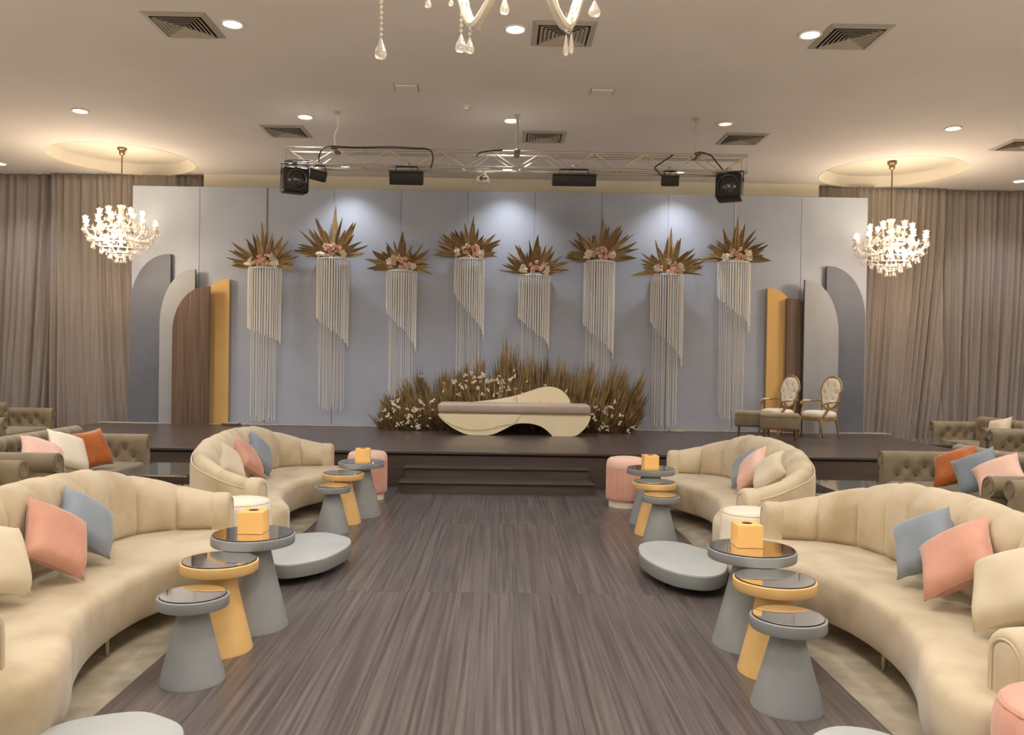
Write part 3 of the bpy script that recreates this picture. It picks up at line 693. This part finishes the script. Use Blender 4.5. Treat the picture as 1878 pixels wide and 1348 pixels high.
# ------------------------------------------------------------------ stage stools and armchairs
def stool(x, y, rz, label):
    t = thing('stool', label, 'stool', (x, y, HS), rz, 'tan upholstered stools on the stage')
    obj('seat', rbox(-.29, .29, -.24, .24, .21, .45, .04, 4), 'brownvelvet', t)
    obj('seat_piping', merge(*[tube([(-.27, -.24, z), (.27, -.24, z)], .006, 6) for z in (.41,)]), 'brownvelvet', t)
    for sx in (-1, 1):
        for sy in (-1, 1): obj('leg', tube([(sx*.22, sy*.18, .215), (sx*.235, sy*.195, 0)], [.02, .013], 8), 'bronze', t)
stool(4.08, 13.05, -.3, 'tan upholstered stool with slim legs, the left of the pair')
stool(4.33, 12.55, -.3, 'tan upholstered stool with slim legs in front of the armchair, the right of the pair')
def armchair(x, y, rz, label, proto=[]):
    if proto: return dup(proto[0], (x, y, HS), rz, label)
    t = thing('armchair', label, 'armchair', (x, y, HS), rz, 'ornate white armchairs on the stage'); proto.append(t)
    # chair faces -y locally
    seat = [(.29*math.copysign(abs(math.cos(a))**.6, math.cos(a)), .27*math.copysign(abs(math.sin(a))**.7, math.sin(a))-.02) for a in [2*PI*i/32 for i in range(32)]]
    obj('seat_cushion', slab(seat, [(.01, .40), (0, .42), (0, .46), (.02, .49), (.07, .51), (.14, .52)]), 'whitecream', t)
    obj('seat_rail', slab(seat, [(.01, .33), (-.008, .34), (-.008, .40), (.01, .405)]), 'gilt', t)
    out = [(.25*math.copysign(abs(math.cos(a))**.75, math.cos(a))*(1 if math.sin(a) > 0 else .86), .31*math.sin(a)+.30) for a in [2*PI*i/36 for i in range(36)]]
    tilt = Matrix.Translation((0, .25, .56)) @ Matrix.Rotation(-.18, 4, 'X')
    def P(x_, z_, y_=0): return tilt @ Vector((x_, y_, z_))
    obj('back_frame', tube([P(*p) for p in out], .022, 8, True), 'gilt', t)
    # upholstered pad with button dimples
    V, F = [], []; rings = 7; n = 36
    but = [(-.08, .44), (.08, .44), (-.14, .31), (0, .31), (.14, .31), (-.08, .18), (.08, .18)]
    for r_ in range(rings):
        q = 1-r_/(rings-.0)
        for p in out:
            x_, z_ = p[0]*q, .30+(p[1]-.30)*q
            d = .045*(1-q**4)**.5; d -= sum(.03*math.exp(-((x_-b[0])**2+(z_-b[1])**2)/.0012) for b in but)
            V.append(P(x_, z_, -d-.005))
    for r_ in range(rings-1):
        for i in range(n): F.append((r_*n+i, r_*n+(i+1) % n, (r_+1)*n+(i+1) % n, (r_+1)*n+i))
    F.append(tuple((rings-1)*n+i for i in range(n)))
    obj('back_pad', (V, F), 'whitecream', t)
    obj('back_panel', ([P(p[0]*.97, .3+(p[1]-.3)*.97, .012) for p in out], [tuple(range(36))]), 'whitecream', t)
    for b in but: obj('button', mv(ico(.012, 1), *P(b[0], b[1], -.024)), 'button', t)
    obj('crest', merge(mv(ico(.035, 2, (1.8, .5, .7)), *P(0, .625)), mv(ico(.02, 1), *P(.07, .615)), mv(ico(.02, 1), *P(-.07, .615))), 'gilt', t)
    for s in (-1, 1):
        obj('arm', merge(tube(catmull([tuple(P(s*.24, .14)), (s*.3, .1, .70), (s*.32, -.08, .685), (s*.31, -.17, .67), (s*.285, -.2, .64)], 5), .018, 7),
                         tube(catmull([(s*.31, -.14, .67), (s*.32, -.11, .58), (s*.29, -.16, .48), (s*.27, -.2, .40)], 5), [.014+.012*math.sin(PI*k/15) for k in range(16)], 7)), 'gilt', t)
        pd = rbox(s*.32-.03, s*.32+.03, -.1, .06, .69, .715, .01, 2); obj('arm_pad', pd, 'whitecream', t)
        pts = catmull([(s*.25, -.22, .36), (s*.275, -.26, .25), (s*.25, -.24, .1), (s*.265, -.265, 0)], 5); obj('leg', tube(pts, [.034-.02*k/15 for k in range(16)], 8), 'gilt', t)
        pts = catmull([(s*.2, .22, .36), (s*.205, .26, .18), (s*.21, .32, 0)], 5); obj('leg', tube(pts, [.026-.012*k/10 for k in range(11)], 8), 'gilt', t)
        obj('back_post', tube([(s*.19, .23, .38), tuple(P(s*.19, .12))], .018, 7), 'gilt', t)
    t.scale = (.86, .86, .86)
    return t
armchair(5.36, 13.62, -1.12, 'ornate white tufted armchair with gilt frame, nearer and right of the pair')
armchair(4.80, 14.02, -1.12, 'ornate white tufted armchair with gilt frame, farther and left of the pair')
for x, y, w_, l in ((-4.66, 14.28, .3, 'flat dark cable box on the stage by the ochre arch'), (3.1, 14.2, .26, 'flat pale cable tray on the stage under the seventh hanging')):
    t = thing('cable_box', l, 'cable box', (x, y, HS)); obj('box_body', rbox(-w_/2, w_/2, -.07, .07, 0, .035, .006, 1), 'lip' if x > 0 else 'bronze', t); obj('lid', rbox(-w_/2+.02, w_/2-.02, -.05, .05, .035, .045, .003, 1), 'grille', t)

# ------------------------------------------------------------------ curved channel-back sofas
def curved_sofa_data(sgn):
    """local frame: aisle side towards +x for sgn=1 (left-hand sofas), mirrored for sgn=-1"""
    S = lambda p: (sgn*(p[0]+2.2), p[1]-4.55)
    plan = [(-1.76, 5.95), (-1.70, 5.75), (-1.76, 5.45), (-1.90, 5.15), (-2.03, 4.8), (-2.06, 4.45), (-2.03, 4.1), (-1.95, 3.8), (-1.84, 3.55), (-1.775, 3.33), (-1.80, 3.14), (-1.95, 3.06),
            (-2.3, 3.10), (-2.58, 3.22), (-2.72, 3.6), (-2.75, 4.5), (-2.74, 5.3), (-2.62, 5.8), (-2.35, 6.0), (-2.0, 6.03)]
    plan = [(p[0], p[1]) for p in catmull([S(p) for p in plan], 5, True)]
    inner = [(-2.02, 5.89), (-2.16, 5.87), (-2.38, 5.79), (-2.52, 5.6), (-2.57, 5.3), (-2.58, 4.9), (-2.575, 4.4), (-2.56, 4.0), (-2.52, 3.65), (-2.42, 3.43), (-2.2, 3.31), (-2.01, 3.26)]
    path = catmull([S(p) for p in inner], 10)
    # resample evenly
    ds = [0]
    for a, b in zip(path, path[1:]): ds.append(ds[-1]+(b-a).length)
    L = ds[-1]
    def at(s):
        s = min(max(s, 0), L)
        for i in range(len(ds)-1):
            if s <= ds[i+1]: 
                q = (s-ds[i])/(ds[i+1]-ds[i]); p = path[i].lerp(path[i+1], q); break
        t = (path[min(i+2, len(path)-1)]-path[max(i-1, 0)]).normalized()
        n = Vector((t.y, -t.x))*sgn       # outward (away from the seat)
        n = -n if n.dot(p-Vector((sgn*.35, 0))) < 0 else n
        return p, n
    def hgt(s):
        def ss(v): v = min(1, max(0, v)); return v*v*(3-2*v)
        e = min(s, L-s); return .672+.245*ss(e/.95)**.8+.04*ss((e-.6)/1.2)
    return plan, L, at, hgt
def sweep(at, s0, s1, n, prof, bulge=0, cap=True):
    """prof(s) -> list of (d, z); closed profile"""
    V, F = [], []; k = None
    for i in range(n+1):
        u = i/n; s = s0+(s1-s0)*u; p, nn = at(s); pr = prof(s, u); k = len(pr)
        for d, z in pr: V.append((p.x+nn.x*d, p.y+nn.y*d, z))
    for i in range(n):
        for j in range(k): F.append((i*k+j, i*k+(j+1) % k, (i+1)*k+(j+1) % k, (i+1)*k+j))
    if cap: F.append(tuple(range(k))); F.append(tuple(n*k+j for j in range(k))[::-1])
    return V, F
def curved_sofa(sgn, loc, label):
    t = thing('curved_sofa', label, 'sofa', loc, 0, 'curved channel-back sofas along the aisle')
    plan, L, at, hgt = curved_sofa_data(sgn)
    obj('seat', slab(plan, [(.03, .125), (0, .15), (0, .35), (.008, .385), (.03, .41), (.065, .42), (.10, .423)]), 'velvet', t, angle=60)
    nch = 12
    for c in range(nch):
        s0, s1 = L*c/nch, L*(c+1)/nch
        def prof(s, u):
            h = hgt(s); b = .036*max(0, math.sin(PI*u))**.42; top = .012*max(0, math.sin(PI*u))**.45-.012
            return [(.03, .40), (.0-b, .47), (.005-b, h-.13), (.03-b*.8, h-.06+top), (.065, h-.015+top), (.105, h+top), (.145, h-.012+top), (.17, h-.05), (.172, h-.10), (.17, .40)]
        obj('back_channel', sweep(at, s0, s1, 8, prof), 'velvet', t, angle=55)
    obj('back_shell', sweep(at, 0.0, L, 60, lambda s, u: [(.165, .13), (.165, hgt(s)-.10), (.19, hgt(s)-.085), (.197, hgt(s)-.12), (.195, .13)]), 'velvet', t, angle=60)
    pts = []
    for i in range(61):
        s = L*i/60; p, n = at(s); pts.append((p.x+n.x*.185, p.y+n.y*.185, hgt(s)-.078))
    obj('piping', tube(pts, .008, 6), 'velvet', t)
    for e in (.0, L):      # rounded, piped arm fronts closing both ends of the back
        p, n = at(e); tg = Vector((-n.y, n.x)); tg = tg if tg.dot(Vector((sgn, 0))) > 0 else -tg
        h = hgt(e)
        sec = [(-.012, .14)]+[(-.012, z) for z in (.3, .45, h-.12)]+[(.092-.104*math.cos(PI*k/10), h-.10+.105*math.sin(PI*k/10)) for k in range(1, 10)]+[(.196, z) for z in (h-.12, .45, .3, .14)]
        V, F = [], []; k = len(sec)
        for ins, off in ((0, -.03), (0, .045), (.006, .066), (.02, .08), (.036, .084), (.042, .078), (.05, .083), (.07, .086)):
            V += [(p.x+n.x*d+tg.x*off, p.y+n.y*d+tg.y*off, z) for d, z in inset2d(sec, ins)]
        for l in range(7):
            for q in range(k): F.append((l*k+q, l*k+(q+1) % k, (l+1)*k+(q+1) % k, (l+1)*k+q))
        F.append(tuple(range(k))); F.append(tuple(7*k+q for q in range(k))[::-1])
        fr = obj('arm_front', (V, F), 'velvet', t, angle=70)
        obj('arm_piping', tube([(p.x+n.x*d+tg.x*.083, p.y+n.y*d+tg.y*.083, z) for d, z in inset2d(sec, .040)], .006, 5), 'velvet', fr)
    lm = None
    for px, py in ((.05, -.02), (.08, 1.15), (.18, -1.2), (-.42, .9), (-.42, -.9), (.07, .07-.7)):
        x, y = sgn*px, py
        obj('leg', tube([(x, y, 0), (x, y, .13)], [.012, .016], 8), 'steel', t)
    return t
OFFX = .02
sL = curved_sofa(1, (-2.2, 4.55, -.012), 'beige channel-back curved sofa nearest on the left')
dup(sL, (-2.18, 8.13, -.012), label='beige channel-back curved sofa farther off on the left, near the stage')
sR = curved_sofa(-1, (2.18, 4.47, -.012), 'beige channel-back curved sofa nearest on the right')
dup(sR, (2.2, 7.92, -.012), label='beige channel-back curved sofa farther off on the right, near the stage')

# ------------------------------------------------------------------ cushions
def pillow(name, m, C, s, A, B, label, th=.14, group=None):
    A = Vector(A).normalized(); B = Vector(B); B = (B-A*B.dot(A)).normalized(); Nn = A.cross(B)
    R = Matrix((A, B, Nn)).transposed()
    t = bpy.data.objects.new('cushion', None); COL.objects.link(t); tag(t, label, 'cushion', group or 'square scatter cushions on the sofas')
    t.location = C; t.rotation_euler = R.to_euler(); t.empty_display_size = .1
    obj('cover', pillow_mesh(s*1.04, th), m, t, angle=80)
    e = .5*s*.99
    pts = []
    for (a, b) in (((-1, -1), (1, -1)), ((1, -1), (1, 1)), ((1, 1), (-1, 1)), ((-1, 1), (-1, -1))):
        for k in range(8):
            u = k/8; x, y = a[0]+(b[0]-a[0])*u, a[1]+(b[1]-a[1])*u
            pts.append((x*e*1.04*(1-.09*(1-y*y)*abs(x)**3), y*e*1.04*(1-.09*(1-x*x)*abs(y)**3), 0))
    obj('seam', tube(pts, .0035, 5, True), m, t)
PILL = [
 ('cream', (-2.53, 4.10, .62), .36, (.394, .885, -.248), (-.425, .415, .805), 'cream cushion at the left photo edge on the near left sofa', .17),
 ('rose', (-2.47, 4.60, .62), .37, (.443, .733, -.516), (-.31, .665, .679), 'salmon pink cushion on the near left sofa', .14),
 ('blue', (-2.50, 5.00, .63), .35, (.477, .651, -.59), (-.329, .755, .567), 'blue-grey cushion on the near left sofa', .14),
 ('blue', (2.50, 4.75, .63), .36, (.605, -.646, .465), (.241, .706, .666), 'blue-grey cushion on the near right sofa', .14),
 ('rose', (2.45, 4.33, .64), .39, (.582, -.586, .564), (.337, .805, .488), 'salmon pink cushion on the near right sofa', .14),
 ('cream', (2.43, 3.83, .62), .36, (.432, -.789, .436), (.352, .593, .724), 'cream cushion at the right photo edge on the near right sofa', .17),
 ('cream', (-2.55, 7.72, .66), .36, (.363, .83, -.423), (-.413, .55, .726), 'cream cushion on the far left curved sofa', .15),
 ('rose', (-2.52, 8.2, .655), .37, (.26, .869, -.421), (-.529, .493, .691), 'old rose cushion on the far left curved sofa', .14),
 ('blue', (-2.50, 8.6, .645), .35, (.366, .663, -.653), (-.214, .743, .634), 'blue-grey cushion on the far left curved sofa', .14),
 ('blue', (2.53, 8.32, .61), .35, (.537, -.636, .554), (.231, .743, .628), 'blue-grey cushion on the far right curved sofa', .13),
 ('palepink', (2.49, 7.98, .64), .36, (.479, -.606, .634), (.312, .793, .523), 'pale pink cushion on the far right curved sofa', .14),
 ('cream', (2.53, 7.56, .67), .36, (.62, -.5, .56), (.239, .871, .43), 'cream cushion on the far right curved sofa', .15),
 ('palepink', (-4.59, 8.28, .65), .42, (.691, .608, -.39), (-.449, .785, .428), 'pale pink cushion on the left brown tufted sofa', .14),
 ('whitecream', (-4.50, 8.6, .64), .42, (.393, .866, -.309), (-.413, .467, .782), 'off-white cushion on the left brown tufted sofa', .14),
 ('orange', (-4.46, 9.0, .62), .41, (.335, .939, .081), (-.395, .062, .917), 'burnt orange cushion on the left brown tufted sofa', .15),
 ('orange', (4.69, 8.35, .64), .42, (.625, -.675, .392), (.365, .696, .618), 'burnt orange cushion on the right brown tufted sofa', .15),
 ('blue', (4.68, 7.95, .64), .40, (.654, -.614, .443), (.105, .653, .75), 'blue-grey cushion on the right brown tufted sofa', .14),
 ('palepink', (4.68, 7.6, .66), .40, (.723, -.522, .453), (.266, .814, .516), 'pale pink cushion on the right brown tufted sofa', .14)]
for m, C, s, A, B, l, th in PILL:
    k = .968 if 'near' in l or 'photo edge' in l else .978 if 'curved' in l else .985
    C = (C[0]*k, C[1]*k, 1.65+(C[2]-1.65)*k)
    pillow('cushion', m, C, s, A, B, l, th)

# ------------------------------------------------------------------ nesting side tables, tissue boxes, pebble tables
def side_table(x, y, r, h, rb, m, label):
    t = thing('side_table', label, 'side table', (x, y, 0), 0, 'round mirror-topped side tables in nests of three')
    rt = r*.38
    obj('pedestal', lathe([(0, 0), (rb, 0), (rb, .012), (rb-(rb-rt)*.5, (h-.06)*.5), (rt, h-.06), (0, h-.06)], 40), m, t)
    obj('tabletop', lathe([(0, h-.06), (r-.004, h-.06), (r, h-.055), (r, h-.007), (r-.004, h-.003), (0, h-.003)], 48), m, t)
    g = obj('mirror_top', lathe([(0, h+.003), (r-.016, h+.003), (r-.013, h+.001), (r-.013, h-.003)], 48), 'mirror', t, angle=8)
    obj('mirror_edge', tube([((r-.012)*math.cos(2*PI*i/48), (r-.012)*math.sin(2*PI*i/48), h) for i in range(48)], .003, 5, True), 'mirrorrim', g)
for x, y, r, h, rb, m, l in (
 (-1.545, 4.18, .176, .44, .16, 'grey', 'smallest grey side table, frontmost in the near left nest'),
 (-1.565, 4.63, .212, .505, .185, 'yellow', 'middle ochre side table in the near left nest'),
 (-1.50, 5.04, .25, .57, .215, 'grey', 'tallest grey side table with amber box in the near left nest'),
 (1.418, 3.945, .18, .44, .17, 'grey', 'smallest grey side table, frontmost in the near right nest'),
 (1.50, 4.39, .218, .505, .185, 'yellow', 'middle ochre side table in the near right nest'),
 (1.51, 4.82, .255, .57, .22, 'grey', 'tallest grey side table with amber box in the near right nest'),
 (-1.575, 7.82, .168, .44, .165, 'grey', 'smallest grey side table in the far left nest'),
 (-1.56, 8.26, .208, .505, .185, 'yellow', 'middle ochre side table in the far left nest'),
 (-1.45, 8.68, .24, .57, .215, 'grey', 'tallest grey side table in the far left nest by the pink pouf'),
 (1.505, 7.53, .172, .44, .165, 'grey', 'smallest grey side table in the far right nest'),
 (1.52, 7.93, .21, .505, .185, 'yellow', 'middle ochre side table in the far right nest'),
 (1.585, 8.46, .248, .57, .215, 'grey', 'tallest grey side table in the far right nest by the pink pouf')): side_table(x, y, r, h, rb, m, l)
def tissue_box(x, y, z, rz, label):
    t = thing('tissue_box', label, 'tissue box', (x, y, z), rz, 'amber tissue boxes on the tallest side tables')
    obj('box_body', rbox(-.076, .076, -.076, .076, 0, .135, .006, 2), 'tissue', t)
    obj('slot', lathe([(0, .1365), (.03, .1365), (.031, .1345)], 20), 'hole', t)
tissue_box(-1.505, 5.06, .5735, .0, 'amber tissue box on the tallest table of the near left nest')
tissue_box(1.49, 4.86, .5735, .0, 'amber tissue box on the tallest table of the near right nest')
tissue_box(-1.43, 8.66, .5735, .1, 'amber tissue box on the tallest table of the far left nest')
tissue_box(1.57, 8.42, .5735, .05, 'amber tissue box on the tallest table of the far right nest')
def pebble(pts, c, label):
    t = thing('pebble_table', label, 'coffee table', (c[0], c[1], 0), 0, 'low pebble-shaped grey tables')
    P = [(p[0], p[1]) for p in catmull([(a-c[0], b-c[1]) for a, b in pts], 6, True)]
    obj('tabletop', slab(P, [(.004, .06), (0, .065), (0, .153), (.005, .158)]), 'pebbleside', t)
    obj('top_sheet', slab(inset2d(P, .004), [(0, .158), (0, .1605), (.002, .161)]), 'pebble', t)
    for dx, dy in ((-.15, -.2), (.15, -.2), (.12, .22), (-.12, .25)):
        obj('caster', merge(mv(xf(lathe([(0, -.012), (.026, -.012), (.028, 0), (.026, .012), (0, .012)], 14), Matrix.Rotation(PI/2, 4, 'Y')), dx, dy, .028), tube([(dx, dy, .03), (dx, dy, .062)], .008, 6)), 'black', t)
pR = [(1.133, 6.5), (1.19, 6.74), (1.36, 6.87), (1.55, 6.8), (1.71, 6.5), (1.74, 6.2), (1.69, 5.97), (1.6, 5.80), (1.47, 5.72), (1.30, 5.80), (1.19, 6.0), (1.13, 6.27)]
pebble(pR, (1.42, 6.27), 'low pale grey pebble table on the right beside the tallest near table')
pL = [(-1.76, 6.88), (-1.52, 7.03), (-1.33, 6.93), (-1.21, 6.77), (-1.185, 6.5), (-1.26, 6.16), (-1.37, 5.99), (-1.52, 5.89), (-1.66, 5.97), (-1.78, 6.25), (-1.83, 6.6)]
pebble(pL, (-1.5, 6.45), 'low pale grey pebble table on the left behind the tallest near table')
pebble([(a, b-3.60) for a, b in [(-1.76, 6.9), (-1.52, 7.03), (-1.36, 6.98), (-1.235, 6.86), (-1.19, 6.6), (-1.24, 6.26), (-1.37, 6.05), (-1.52, 5.95), (-1.66, 6.0), (-1.78, 6.25), (-1.83, 6.6)]], (-1.5, 2.85), 'pale pebble table cut by the bottom edge at left')
pebble([(a+.06, b-3.50) for a, b in pR], (1.48, 2.77), 'pale pebble table cut by the bottom edge at right')

# ------------------------------------------------------------------ poufs
def pouf(x, y, z0, r, h, body, top, label, flutes=True):
    t = thing('pouf', label, 'pouf', (x, y, z0), 0, 'round drum poufs')
    prof = [(r*.86, .075), (r*.95, .078), (r*.99, .1), (r, .14), (r, h*.5), (r, h-.12), (r*.985, h-.075), (r*.95, h-.04), (r*.90, h-.022)]
    if body != top: prof = prof[:6]+[(r*.99, h-.1)]
    obj('plinth', lathe([(0, 0), (r*.86, 0), (r*.86, .075), (0, .075)], 36), 'whitecream', t)
    if flutes:
        nf = 18; V, F = [], []; na = 6; k = len(prof)
        for i in range(na+1):
            u = i/na; a = (u-.5)*2*PI/nf
            for q, z in prof: rr = q*(.975+.03*math.sin(PI*u)**.5); V.append((rr*math.cos(a), rr*math.sin(a), z))
        for i in range(na):
            for q in range(k-1): F.append((i*k+q, (i+1)*k+q, (i+1)*k+q+1, i*k+q+1))
        fl = None
        obj('core', lathe([(0, .075), (r*.95, .078), (r*.955, h-.1), (0, h-.1)], 30), body, t)
        for i in range(nf):
            a = 2*PI*i/nf
            if not fl: o = obj('fluted_panel', (V, F), body, t, (0, 0, 0), (0, 0, a), angle=60); fl = o.data
            else: inst('fluted_panel', fl, t, (0, 0, 0), (0, 0, a))
    else: obj('body', lathe(prof, 48), body, t, angle=60)
    obj('seat_pad', lathe([(r*.90, h-.03), (r*.915, h-.018), (r*.87, h-.004), (r*.7, h+.004), (0, h+.010)] if body == top else [(r*.99, h-.105), (r*1.0, h-.09), (r*.985, h-.055), (r*.94, h-.022), (r*.85, h-.002), (r*.6, h+.010), (0, h+.014)], 48), top, t, angle=80)
    if body == top: obj('seat_piping', tube([(r*.9*math.cos(2*PI*i/48), r*.9*math.sin(2*PI*i/48), h-.020) for i in range(48)], .006, 6, True), body, t)
pouf(-1.55, 9.72, 0, .235, .555, 'pink', 'pinktop', 'pink fluted drum pouf by the stage at left')
pouf(1.49, 9.45, 0, .235, .555, 'pink', 'pinktop', 'pink fluted drum pouf by the stage at right')
pouf(1.92, 2.66, -.0, .25, .55, 'pink', 'pink', 'pink fluted drum pouf at the lower right corner')
pouf(-1.985, 6.36, -.0, .23, .55, 'whitecream', 'whitecream', 'cream drum pouf between the two left curved sofas', False)
pouf(1.925, 6.21, -.0, .22, .55, 'whitecream', 'whitecream', 'cream drum pouf between the two right curved sofas', False)

# ------------------------------------------------------------------ brown tufted sofas on the outer sides
def arm_profile(h, w_=.2):
    """closed (o, z) section: o<0 is the inner side"""
    a = w_/2; r = a*.9; zc = h-r
    p = [(-a*.75, .10), (-a*.75, .3), (-a*.72, .42), (-a*.74, zc-.1)]
    for k in range(11): 
        g = PI*1.02-PI*1.45*k/10; p.append((.02+r*math.cos(g), zc+r*math.sin(g)))
    p += [(a*.55, zc-.12), (a*.55, .10)]
    return p
def tufted(prof, L, nu, dimples, depth=.045):
    """prof swept along +y from 0 to L; inner-side (o<0) points between z .42 and the roll get dimples"""
    # refine profile
    fine = []
    for (a, b), (c, d) in zip(prof, prof[1:]+prof[:1]):
        n = max(1, int(math.hypot(c-a, d-b)/.03)); fine += [(a+(c-a)*k/n, b+(d-b)*k/n) for k in range(n)]
    V, F = [], []; k = len(fine)
    for i in range(nu+1):
        y = L*i/nu
        for o, z in fine:
            d = 0
            if z > .40 and o < .04:
                d = sum(math.exp(-((y-dy)**2+(z-dz)**2)/.0028) for dy, dz in dimples)*depth
                d -= .012*abs(math.sin(PI*y/.15))*(1 if i not in (0, nu) else 0)
            V.append((o+d, y, z))
    for i in range(nu):
        for j in range(k): F.append((i*k+j, i*k+(j+1) % k, (i+1)*k+(j+1) % k, (i+1)*k+j))
    F.append(tuple(range(k))[::-1]); F.append(tuple(nu*k+j for j in range(k)))
    return V, F
def tufted_sofa(L, sgn, loc, label, rz=0):
    """faces +x when sgn=1; length along y"""
    t = thing('tufted_sofa', label, 'sofa', loc, rz, 'brown button-tufted sofas at the sides')
    D = .92; xb, xf_ = -.46, .46
    FX = Matrix.Scale(-1, 4, (1, 0, 0)) if sgn < 0 else Matrix.Identity(4)
    def put(name, d, m, ang=45): return obj(name, xf(d, FX), m, t, angle=ang)
    put('base', rbox(xb+.06, xf_-.06, -L/2+.05, L/2-.05, .08, .27, .015, 2), 'brownvelvet')
    put('seat_cushion', rbox(xb+.18, xf_, -L/2+.18, L/2-.18, .26, .43, .05, 3), 'brownvelvet')
    dl = D-.04
    dim = [(y, z) for r_, z in ((0, .49), (1, .58)) for y in [.13+.2*k+(.1 if r_ else 0) for k in range(4)] if .08 < y < dl-.05]
    P = arm_profile(.74)
    arm = tufted(P, dl, 44, dim)
    # arm local: o -> along +y outward, run -> +x
    near = Matrix(((0, 1, 0, xb+.03), (-1, 0, 0, -L/2+.1), (0, 0, 1, 0), (0, 0, 0, 1)))
    far = Matrix(((0, 1, 0, xb+.03), (1, 0, 0, L/2-.1), (0, 0, 1, 0), (0, 0, 0, 1)))
    for mt, q in ((far, 1), (near, -1)):
        a = put('arm', xf(arm, mt), 'brownvelvet', 60)
        for y, z in dim:
            b = mv(ico(.012, 1), *(mt @ Vector((-.056, y, z)))); obj('button', xf(b, FX), 'button', a)
        # scroll face with piping
        zc = .74-.09
        sp_ = [(.02+(.085-.05*k/22)*math.cos(PI*1.0-k/22*2.6*PI), zc+(.085-.05*k/22)*math.sin(PI*1.0-k/22*2.6*PI)) for k in range(23)]
        obj('scroll_piping', xf(tube([tuple(mt @ Vector((o, dl+.004, z))) for o, z in [(-.075, .12), (-.073, .4), (-.072, .6)]+sp_], .006, 5), FX), 'brownvelvet', a)
    lb = L-.36
    dimb = [(y, z) for r_, z in ((0, .49), (1, .60), (2, .70)) for y in [.12+.2*k+(.1 if r_ % 2 else 0) for k in range(12)] if .05 < y < lb-.05]
    Pb = arm_profile(.84, .22); bk = tufted(Pb, lb, int(lb/.03), dimb)
    bm_ = Matrix(((1, 0, 0, xb+.12), (0, 1, 0, -lb/2), (0, 0, 1, 0), (0, 0, 0, 1)))
    # section inner side must face +x: mirror o
    bk = ([(-v[0], v[1], v[2]) for v in bk[0]], bk[1]); b0 = put('backrest', xf(bk, bm_), 'brownvelvet', 60)
    for y, z in dimb: obj('button', xf(mv(ico(.012, 1), *(bm_ @ Vector((.064, y, z)))), FX), 'button', b0)
    for sx in (xb+.1, xf_-.1):
        for sy in (-L/2+.1, L/2-.1): put('foot', mv(lathe([(0, 0), (.022, 0), (.03, .05), (.035, .085), (0, .085)], 12), sx, sy, 0), 'bronze')
    return t
tl = tufted_sofa(2.15, 1, (-4.58, 8.7, -.012), 'brown tufted sofa with pink, white and orange cushions at left')
dup(tl, (-4.58, 6.14, -.012), label='brown tufted sofa at the left photo edge of which one scroll arm shows')
dup(tl, (-8.15, 13.2, -.012), label='brown tufted sofa at the far left below the curtain')
dup(tl, (-7.6, 10.9, -.012), label='brown tufted sofa beyond the left edge, showing only its arm end')
tr = tufted_sofa(2.15, -1, (4.68, 8.0, -.012), 'brown tufted sofa with orange, blue and pink cushions at right')
dup(tr, (4.72, 5.78, -.012), label='brown tufted sofa at the right photo edge of which scroll arms show')
t2 = tufted_sofa(1.7, -1, (8.0, 13.42, -.012), 'short brown tufted sofa at the far right below the curtain')
dup(t2, (7.9, 11.55, -.012), label='short brown tufted sofa in front of the far right one')
pillow('cushion', 'cream', (8.15, 13.25, .63), .44, (.2, -.9, .2), (.3, .2, .9), 'beige cushion on the far right tufted sofa', .16)
pillow('cushion', 'brownvelvet', (-8.3, 12.95, .63), .44, (.2, .95, 0), (-.35, .1, .92), 'brown cushion on the far left tufted sofa', .16)

# ------------------------------------------------------------------ glass coffee tables
def glass_table(x, y, lx, ly, h, label):
    t = thing('glass_table', label, 'coffee table', (x, y, -.012), 0, 'glass-topped coffee tables')
    obj('glass_top', rbox(-lx/2, lx/2, -ly/2, ly/2, h-.012, h, .004, 1), 'tableglass', t)
    obj('top_frame', tube([(-lx/2, -ly/2, h-.02), (lx/2, -ly/2, h-.02), (lx/2, ly/2, h-.02), (-lx/2, ly/2, h-.02)], .011, 6, True), 'bronze', t)
    for sx in (-1, 1):
        for sy in (-1, 1):
            obj('leg', tube(catmull([(sx*lx*.46, sy*ly*.46, h-.025), (sx*lx*.40, sy*ly*.44, h*.6), (sx*lx*.25, sy*ly*.42, h*.3), (sx*lx*.34, sy*ly*.45, 0)], 5), .011, 6), 'bronze', t)
    obj('stretcher', tube([(-lx*.25, 0, h*.3), (lx*.25, 0, h*.3)], .009, 6), 'bronze', t)
glass_table(-3.65, 9.1, .75, 1.0, .42, 'glass coffee table in front of the left brown sofa')
glass_table(3.75, 8.35, .75, 1.1, .42, 'glass coffee table in front of the right brown sofa')
glass_table(7.14, 13.45, .75, .95, .45, 'glass coffee table with curved legs right of the stage end')
print('objects', len(bpy.data.objects))
